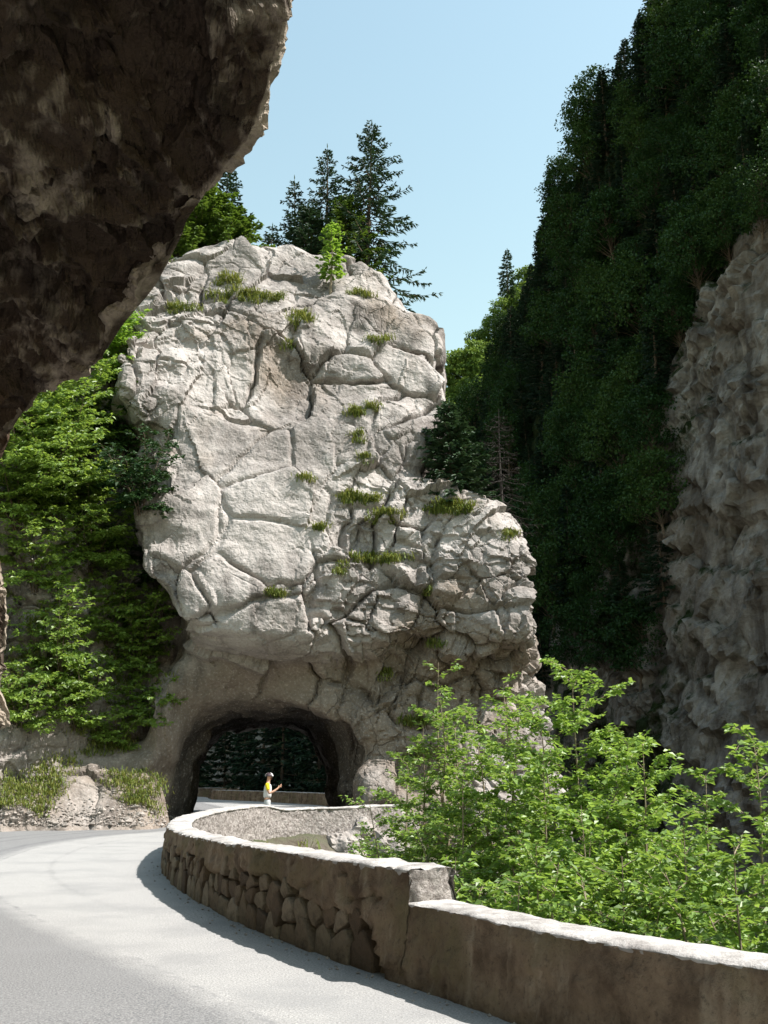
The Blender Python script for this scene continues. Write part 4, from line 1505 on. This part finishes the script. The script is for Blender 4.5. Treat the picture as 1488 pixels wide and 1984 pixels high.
for k, (x, y, z) in enumerate(spots):
    fir = random.random() < (0.62 if y > 84 else 0.35)
    pr = random.choice(protoF if fir else protoB)
    sc = random.uniform(0.62, 1.05) * (1.0 if y > 70 else 0.85)
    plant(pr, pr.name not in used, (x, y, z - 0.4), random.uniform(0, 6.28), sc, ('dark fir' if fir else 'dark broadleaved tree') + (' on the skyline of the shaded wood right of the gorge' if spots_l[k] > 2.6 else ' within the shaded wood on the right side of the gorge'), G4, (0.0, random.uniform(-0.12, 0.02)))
    used.add(pr.name)

for k, (x, y, sc) in enumerate(((1.5, 62, 1.5), (3.5, 68, 1.7), (0.5, 72, 1.6), (-2.5, 78, 1.6), (1, 82, 1.8), (-5, 84, 1.6), (-8.5, 90, 1.7), (-3, 92, 1.8), (-11, 97, 1.6), (-6, 99, 1.8), (-14, 108, 1.5), (-20, 110, 1.6), (-9, 106, 1.7), (-25, 108, 1.5), (-17, 115, 1.7), (-2, 104, 1.8))):
    pr = protoF[k % 3]  # dark firs only, added to shade the road and darken the tunnel view
    plant(pr, False, (x, y, min(ground_z(x, y), 0) - 0.3), k * 1.7, sc, 'dark tree of the shaded wood seen through the tunnel', 'dark trees beyond the tunnel')

# ---- sunlit wood on the far hill
G5 = 'sunlit trees on the far hill'
protoL = empty('far_tree')
wood, C, D, N, L = broadleaf_data(9, 3.2, 80, 50, 60, 0.5)
link('trunk', wood.mesh('trunk'), M['bark'], protoL)
link('crown', leaf_mesh('crown', C, D, N, L, L * 0.75), M['leaf_far'], protoL)
KIDS[protoL.name] = [x for x in bpy.data.objects if x.parent == protoL]
fspots = []
rq = random.Random(4)
for _ in range(3000):
    px_, py_ = rq.uniform(800, 1060), rq.uniform(500, 860)
    hit = cast(px_, py_, (farhill,))
    if hit is None:
        continue
    p = hit[0]
    if any((p.x - a) ** 2 + (p.y - b) ** 2 + (p.z - c) ** 2 < 3.2 ** 2 for a, b, c in fspots):
        continue
    fspots.append((p.x, p.y, p.z))
    if len(fspots) > 70:
        break
for k, (x, y, z) in enumerate(fspots):
    plant(protoL, k == 0, (x, y, z - 0.5), rq.uniform(0, 6.28), rq.uniform(0.6, 1.1), 'sunlit green tree on the far hill between tower and dark wood', G5)
tpx = at(982, 478, 165)
hit = cast(982, 560, (farhill,))
zb = hit[0].z if hit else tpx[2] - 8
conifer('spruce', 'lone pointed spruce on the skyline of the far hill', (tpx[0], hit[0].y if hit else 165, zb - 0.5), 'leaf_spruce', None, H_=max(6, at(982, 478, hit[0].y if hit else 165)[2] - zb), lmax=2.4, seed=35, bare=0.0, droop=0.4, dens=0.5, twig=0.9, gap=0.6, width=0.16, per=6)

# ================================================================== GRASS, GRAVEL, PERSON
def grass_mesh(points, seed, blades=26, length=0.3, spread=0.16):
    """arching blades, each a strip of three triangles"""
    r = np.random.RandomState(seed)
    P = np.repeat(np.asarray(points, float), blades, 0)
    n = len(P)
    P = P + r.normal(0, spread, (n, 3)) * np.array((1, 0.6, 0.25))
    a = r.uniform(0, 2 * np.pi, n)
    out_ = np.stack((np.cos(a), np.sin(a) - 0.35, np.zeros(n)), 1)
    L = length * r.uniform(0.45, 1.25, n)[:, None]
    sd = np.stack((-np.sin(a), np.cos(a), np.zeros(n)), 1) * (0.011 + 0.03 * L)
    m = P + out_ * 0.28 * L + np.array((0, 0, 0.62)) * L
    e = P + out_ * 0.75 * L + np.array((0, 0, 0.5)) * L * r.uniform(0.2, 1.3, n)[:, None]
    V = np.stack((P - sd, P + sd, m - sd * 0.7, m + sd * 0.7, e), 1).reshape(-1, 3)
    i = np.arange(n)[:, None] * 5
    F = np.concatenate((i + np.array([[0, 1, 3]]), i + np.array([[0, 3, 2]]), i + np.array([[2, 3, 4]])), 1).reshape(-1, 3)
    return mesh_np('blades', V, F, False)


TUFTS = [  # photo column, row, half width, half height, points, blade length, label
    (470, 578, 75, 12, 40, 0.34, 'long grassy strip on the upper left ledge of the tower'),
    (445, 548, 25, 14, 16, 0.34, 'grass clump under the conifers at the left shoulder'),
    (350, 600, 40, 10, 16, 0.3, 'grass strip on the far left ledge of the tower'),
    (580, 625, 24, 18, 18, 0.34, 'slanting grass tuft in the crack below the crest'),
    (552, 672, 10, 14, 8, 0.28, 'small grass tuft at the lower end of the slanting crack'),
    (700, 572, 26, 8, 12, 0.3, 'grass tuft on the right part of the crest'),
    (735, 662, 18, 8, 10, 0.3, 'pale grass tuft on a right hand ledge near the top'),
    (683, 803, 17, 10, 12, 0.34, 'round grass clump in the middle of the upper tower'),
    (724, 792, 9, 18, 10, 0.28, 'thin weeds in the crack right of the round clump'),
    (697, 852, 10, 14, 9, 0.28, 'dark weeds below the round clump'),
    (705, 893, 8, 10, 7, 0.26, 'small weed above the central crack'),
    (592, 930, 14, 8, 8, 0.26, 'weed at the top of the long vertical crack'),
    (700, 968, 42, 14, 24, 0.34, 'spread of grass on the central ledge'),
    (745, 1005, 36, 12, 20, 0.34, 'grass trailing right from the central ledge'),
    (615, 1012, 12, 22, 12, 0.3, 'hanging grass left of the central ledge'),
    (868, 988, 46, 14, 28, 0.38, 'broad bright grass cushion on the right shoulder'),
    (735, 1085, 58, 9, 26, 0.36, 'horizontal grass strip across the lower middle of the tower'),
    (662, 1106, 10, 12, 8, 0.3, 'grass tuft hanging at the left end of the horizontal strip'),
    (535, 1152, 28, 6, 14, 0.3, 'dark mossy tuft in the round hollow over the tunnel'),
    (832, 1152, 10, 12, 8, 0.28, 'small grass tuft right of the lower middle'),
    (845, 1252, 14, 8, 8, 0.28, 'grass in the undercut at the right'),
    (745, 1312, 10, 12, 7, 0.26, 'little weed above the right tunnel jamb'),
    (805, 1402, 34, 8, 16, 0.34, 'dark grass ledge low on the right of the tunnel'),
    (815, 1470, 34, 14, 16, 0.34, 'green patch on the rocks beside the thin shrub'),
    (985, 1040, 12, 12, 8, 0.28, 'grass tuft on the right outline of the shoulder'),
]
G6 = 'grass tufts growing on the rock tower'
rg = random.Random(21)
for k, (px_, py_, hw, hh_, n, bl, lab) in enumerate(TUFTS):
    pts = []
    for _ in range(n * 3):
        a = rg.uniform(0, 6.283)
        q = math.sqrt(rg.random())
        hit = cast(px_ + hw * q * math.cos(a), py_ + hh_ * q * math.sin(a), (cliff,))
        if hit is None or (hit[1].z < 0.0 and rg.random() < 0.7):
            continue
        pts.append(hit[0])
        if len(pts) >= n:
            break
    if len(pts) < 3:
        continue
    med = sorted(p.y for p in pts)[len(pts) // 2]
    pts = [p for p in pts if abs(p.y - med) < 0.8]
    c0 = pts[0]
    if hw <= 12:
        pts = [p for p in pts if (p - c0).length < 0.45]
    me = grass_mesh([tuple(p - c0) for p in pts], 300 + k, 24, bl, 0.13)
    tag(link('grass_tuft', me, M['grass'], None, c0), lab, 'grass', G6)

# grass and herbs on the bank left of the tunnel: nobody could count it
pts = []
for _ in range(4200):
    px_, py_ = rg.uniform(-30, 330), rg.uniform(1150, 1590)
    hit = cast(px_, py_, (cliff,))
    if hit is None or hit[1].z < 0.3 or hit[0].z < 0.3:
        continue
    if vnoise(np.array([[hit[0].x * 0.6, hit[0].y * 0.6, hit[0].z * 0.6]]))[0] < -0.12:
        continue
    pts.append(tuple(hit[0]))
if pts:
    bank = link('bank_grass', grass_mesh(pts, 400, 14, 0.21, 0.2), M['grass'])
    tag(bank, 'grass and herbs covering the bank left of the tunnel', 'grass', kind='stuff')
# grass on the slope below the parapet
rr = np.random.RandomState(12)
pts = []
for _ in range(2400):
    x, y = rr.uniform(-3.5, 9), rr.uniform(6, 34)
    if edge_distance(np.array([x]), np.array([y]))[0] < 0.8:
        continue
    pts.append((x, y, ground_z(x, y)))
slope_grass = link('slope_grass', grass_mesh(pts, 401, 9, 0.42, 0.2), M['grass'])
tag(slope_grass, 'grass on the slope below the parapet', 'grass', kind='stuff')

# gravel and fallen stones at the foot of the bank and along the parapet
oct_v = np.array([(1, 0, 0), (-1, 0, 0), (0, 1, 0), (0, -1, 0), (0, 0, 0.8), (0, 0, -0.8)], float)
oct_f = np.array([(0, 2, 4), (2, 1, 4), (1, 3, 4), (3, 0, 4), (2, 0, 5), (1, 2, 5), (3, 1, 5), (0, 3, 5)])
V, F, n = [], [], 0
ray_pts = []
for _ in range(900):
    px_, py_ = rr.uniform(-30, 345), 1604 - abs(rr.normal(0, 22)) - 3
    hit = cast(px_, py_, (cliff, road))
    if hit is not None and hit[0].y > 28:
        ray_pts.append((hit[0], rr.uniform(0.015, 0.06) if rr.rand() < 0.9 else rr.uniform(0.06, 0.15)))
tgw, nmw = frame2(wall_path)
for _ in range(260):
    i = rr.randint(60, len(wall_path) - 200)
    q = 0.06 + abs(rr.normal(0, 0.13))
    ray_pts.append((Vector((wall_path[i, 0] + nmw[i, 0] * q, wall_path[i, 1] + nmw[i, 1] * q, 0.0)), rr.uniform(0.006, 0.022)))
for p, s in ray_pts:
    v_ = oct_v * s * rr.uniform(0.6, 1.3, 3) + rr.normal(0, 0.12 * s, (6, 3))
    a = rr.uniform(0, 6.28)
    ca, sa = math.cos(a), math.sin(a)
    v_ = v_ @ np.array(((ca, -sa, 0), (sa, ca, 0), (0, 0, 1)))
    V.append(v_ + np.array(p) + np.array((0, 0, 0.3 * s)))
    F.append(oct_f + n)
    n += 6
gravel = link('gravel', mesh_np('gravel', np.concatenate(V), np.concatenate(F), False), mat_plain('gravel_stone', (0.27, 0.24, 0.215), 0.9, 0.2, 0.4, 7))
tag(gravel, 'pale gravel and fallen stones along the road edges', 'gravel', kind='stuff')

# ---- boulders inside the bend and at the foot of the tower
BOULD = [(668, 1640, 0.55, 'grey boulder inside the bend close to the valley face of the parapet'), (705, 1612, 0.5, 'pale boulder below the far end of the parapet'),
         (742, 1650, 0.7, 'largest boulder inside the bend of the parapet'), (690, 1665, 0.4, 'small boulder low inside the bend'), (775, 1600, 0.6, 'boulder at the foot of the tower behind the thin shrub')]
for k, (px_, py_, s, lab) in enumerate(BOULD):
    hit = cast(px_, py_, (ground, cliff))
    if hit is None:
        continue
    bm_ = bmesh.new()
    bmesh.ops.create_icosphere(bm_, subdivisions=4, radius=1.0)
    me = bpy.data.meshes.new('boulder')
    bm_.to_mesh(me)
    bm_.free()
    co = np.zeros(len(me.vertices) * 3)
    me.vertices.foreach_get('co', co)
    co = co.reshape(-1, 3)
    nrm = co.copy()
    co = co * np.array((1.2, 0.9, 0.75))
    F1, F2, rn, off = voronoi(co / 0.8 + 7.3 * k)
    co = (co + nrm * (0.3 * (rn[:, 3] - 0.5) + 0.5 * (off * (rn[:, 3:6] - 0.5)).sum(1) + 0.12 * fbm(co * 2 + k, 3))[:, None]) * s
    me.vertices.foreach_set('co', co.ravel())
    for an, av in (('tone', 0.6), ('stain', 0.15), ('streak', 0.05)):
        me.attributes.new(an, 'FLOAT', 'POINT').data.foreach_set('value', np.full(len(co), av, np.float32))
    me.update()
    tag(link('boulder', me, M['lime'], None, hit[0] + Vector((0, 0, 0.1 * s)), (0, 0, k * 1.3)), lab, 'rock', 'boulders below the parapet')

# ---- the cyclist standing behind the parapet
def skin_mesh(name, nodes, edges, mat, parent, sub=2, root=0):
    me = bpy.data.meshes.new(name)
    me.from_pydata([n[0] for n in nodes], edges, [])
    o = link(name, me)
    sk_ = o.modifiers.new('skin', 'SKIN')
    sk_.use_smooth_shade = True
    for vtx, nd in zip(me.skin_vertices[0].data, nodes):
        rx = nd[1] if isinstance(nd[1], tuple) else (nd[1], nd[1])
        vtx.radius = rx
        vtx.use_root = False
    me.skin_vertices[0].data[root].use_root = True
    sb = o.modifiers.new('subdivision', 'SUBSURF')
    sb.levels = sub
    bpy.context.view_layer.update()
    ev_ = o.evaluated_get(bpy.context.evaluated_depsgraph_get())
    nm_ = bpy.data.meshes.new_from_object(ev_)
    nm_.name = name
    bpy.data.objects.remove(o)
    nm_.polygons.foreach_set('use_smooth', [True] * len(nm_.polygons))
    nm_.materials.clear()
    nm_.materials.append(mat)
    return link(name, nm_, None, parent)


M['skin'] = mat_plain('skin', (0.42, 0.24, 0.16), 0.55, 0.4, 0.1, 20)
M['white_cloth'] = mat_plain('white_cloth', (0.55, 0.55, 0.54), 0.8, 0.2, 0.08, 14)
M['yellow_cloth'] = mat_plain('yellow_cloth', (0.72, 0.55, 0.02), 0.8, 0.2, 0.1, 14)
M['grey_cloth'] = mat_plain('grey_cloth', (0.42, 0.43, 0.43), 0.8, 0.2, 0.12, 14)
M['helmet_dark'] = mat_plain('helmet_shell', (0.05, 0.03, 0.035), 0.35, 0.5, 0.2, 20)
M['helmet_pale'] = mat_plain('helmet_stripe', (0.6, 0.58, 0.56), 0.35, 0.5, 0.1, 20)
M['black'] = mat_plain('black_leather', (0.02, 0.02, 0.02), 0.6, 0.4, 0.2, 20)
person = empty('person', (-3.82, 35.45, 0), (0, 0, 0.05))
tag(person, 'cyclist in helmet and white and yellow jersey standing behind the parapet', 'person')
nodes = [((0.0, 0, 0.96), (0.09, 0.09)), ((0.0, 0, 1.14), (0.08, 0.08)), ((0.02, 0, 1.34), (0.09, 0.09)), ((0.01, 0, 1.475), (0.065, 0.07)), ((0.03, 0, 1.555), (0.055, 0.055)),
         ((0.05, 0, 1.64), (0.085, 0.075)), ((0.045, 0, 1.70), (0.08, 0.072))]
edges = [(0, 1), (1, 2), (2, 3), (3, 4), (4, 5), (5, 6)]


def add_chain(start, pts):
    prev = start
    for p, r_ in pts:
        nodes.append((p, r_))
        edges.append((prev, len(nodes) - 1))
        prev = len(nodes) - 1
    return prev


for sd in (-1, 1):
    w_ = add_chain(2, [((0.0, sd * 0.185, 1.40), 0.062), ((0.03, sd * 0.225, 1.27), 0.05), ((0.07, sd * 0.24, 1.13), 0.042), ((0.21, sd * 0.19, 1.19), 0.036),
                       ((0.32, sd * 0.12, 1.27), 0.026), ((0.37, sd * 0.09, 1.31), (0.033, 0.02)), ((0.40, sd * 0.075, 1.345), (0.033, 0.018))])
    for f in range(4):
        zq = 0.028 * (f - 1.5)
        l_ = (0.9, 1.0, 0.95, 0.78)[f]
        add_chain(w_, [((0.415 + 0.02 * l_, sd * 0.07 + 0.0, 1.365 - zq), 0.009), ((0.43 + 0.03 * l_, sd * 0.045, 1.375 - zq), 0.008), ((0.425 + 0.02 * l_, sd * 0.02, 1.37 - zq), 0.007)])
    add_chain(w_ - 1, [((0.365, sd * 0.06, 1.35), 0.010), ((0.375, sd * 0.035, 1.385), 0.008)])
    add_chain(0, [((0.0, sd * 0.10, 0.88), 0.098), ((0.03, sd * 0.11, 0.68), 0.078), ((0.045, sd * 0.11, 0.50), 0.056), ((0.0, sd * 0.11, 0.34), 0.058), ((-0.02, sd * 0.11, 0.10), 0.036),
                  ((0.03, sd * 0.115, 0.045), 0.04), ((0.15, sd * 0.125, 0.03), 0.03)])
body_ = skin_mesh('body', nodes, edges, M['skin'], person)
# jersey, sleeves, shorts, shoes, helmet
jn = [((0.0, 0, 0.95), (0.155, 0.17)), ((0.0, 0, 1.10), (0.14, 0.165)), ((0.015, 0, 1.33), (0.145, 0.185)), ((0.01, 0, 1.455), (0.085, 0.105))]
skin_mesh('jersey', jn, [(0, 1), (1, 2), (2, 3)], M['white_cloth'], person)
for sd in (-1, 1):
    skin_mesh('sleeve', [((0.0, sd * 0.12, 1.425), 0.085), ((0.005, sd * 0.19, 1.385), 0.083), ((0.03, sd * 0.23, 1.27), 0.068), ((0.045, sd * 0.236, 1.22), 0.062)], [(0, 1), (1, 2), (2, 3)], M['yellow_cloth'], person)
    skin_mesh('shorts_leg', [((0.0, sd * 0.08, 0.95), 0.125), ((0.01, sd * 0.105, 0.82), 0.108), ((0.035, sd * 0.11, 0.62), 0.085), ((0.04, sd * 0.11, 0.56), 0.078)], [(0, 1), (1, 2), (2, 3)], M['grey_cloth'], person)
    skin_mesh('shoe', [((-0.05, sd * 0.112, 0.05), 0.045), ((0.04, sd * 0.116, 0.05), 0.048), ((0.17, sd * 0.126, 0.038), 0.036)], [(0, 1), (1, 2)], M['black'], person)


def dome(name, mat, parent, a0, a1, c0, rx, ry, rz, nu=20, nv=9, ridge=0.0):
    V = []
    for i in range(nu + 1):
        u = a0 + (a1 - a0) * i / nu
        for j in range(nv + 1):
            w = (math.pi / 2) * j / nv
            k = 1 + ridge * math.cos(u * 7) * math.cos(w)
            V.append((c0[0] + rx * k * math.cos(u) * math.cos(w), c0[1] + ry * k * math.sin(u) * math.cos(w), c0[2] + rz * k * math.sin(w)))
    return link(name, mesh_np(name, np.array(V), grid_faces(nu + 1, nv + 1)), mat, parent)


hel = dome('helmet', M['helmet_dark'], person, 0, 2 * math.pi, (0.04, 0, 1.665), 0.128, 0.098, 0.115, 28, 9, 0.05)
dome('stripe', M['helmet_pale'], hel, -0.75, 0.75, (0.046, 0, 1.672), 0.13, 0.099, 0.116, 12, 6, 0.05)
dome('stripe', M['helmet_pale'], hel, 2.6, 3.7, (0.034, 0, 1.669), 0.13, 0.099, 0.116, 12, 6, 0.05)
skin_mesh('nose', [((0.125, 0, 1.645), 0.012), ((0.143, 0, 1.618), 0.013)], [(0, 1)], M['skin'], person, 1)
skin_mesh('mouth', [((0.126, -0.022, 1.583), 0.006), ((0.132, 0, 1.584), 0.007), ((0.126, 0.022, 1.583), 0.006)], [(0, 1), (1, 2)], mat_plain('lips', (0.35, 0.13, 0.1), 0.5), person, 1, 1)
for sd in (-1, 1):
    skin_mesh('eye', [((0.118, sd * 0.032, 1.650), 0.010), ((0.123, sd * 0.034, 1.650), 0.009)], [(0, 1)], M['black'], person, 1)
    skin_mesh('ear', [((0.03, sd * 0.078, 1.655), 0.014), ((0.025, sd * 0.084, 1.62), 0.012)], [(0, 1)], M['skin'], person, 1)
print('leaves', N_LEAF, 'objects', len(bpy.data.objects))
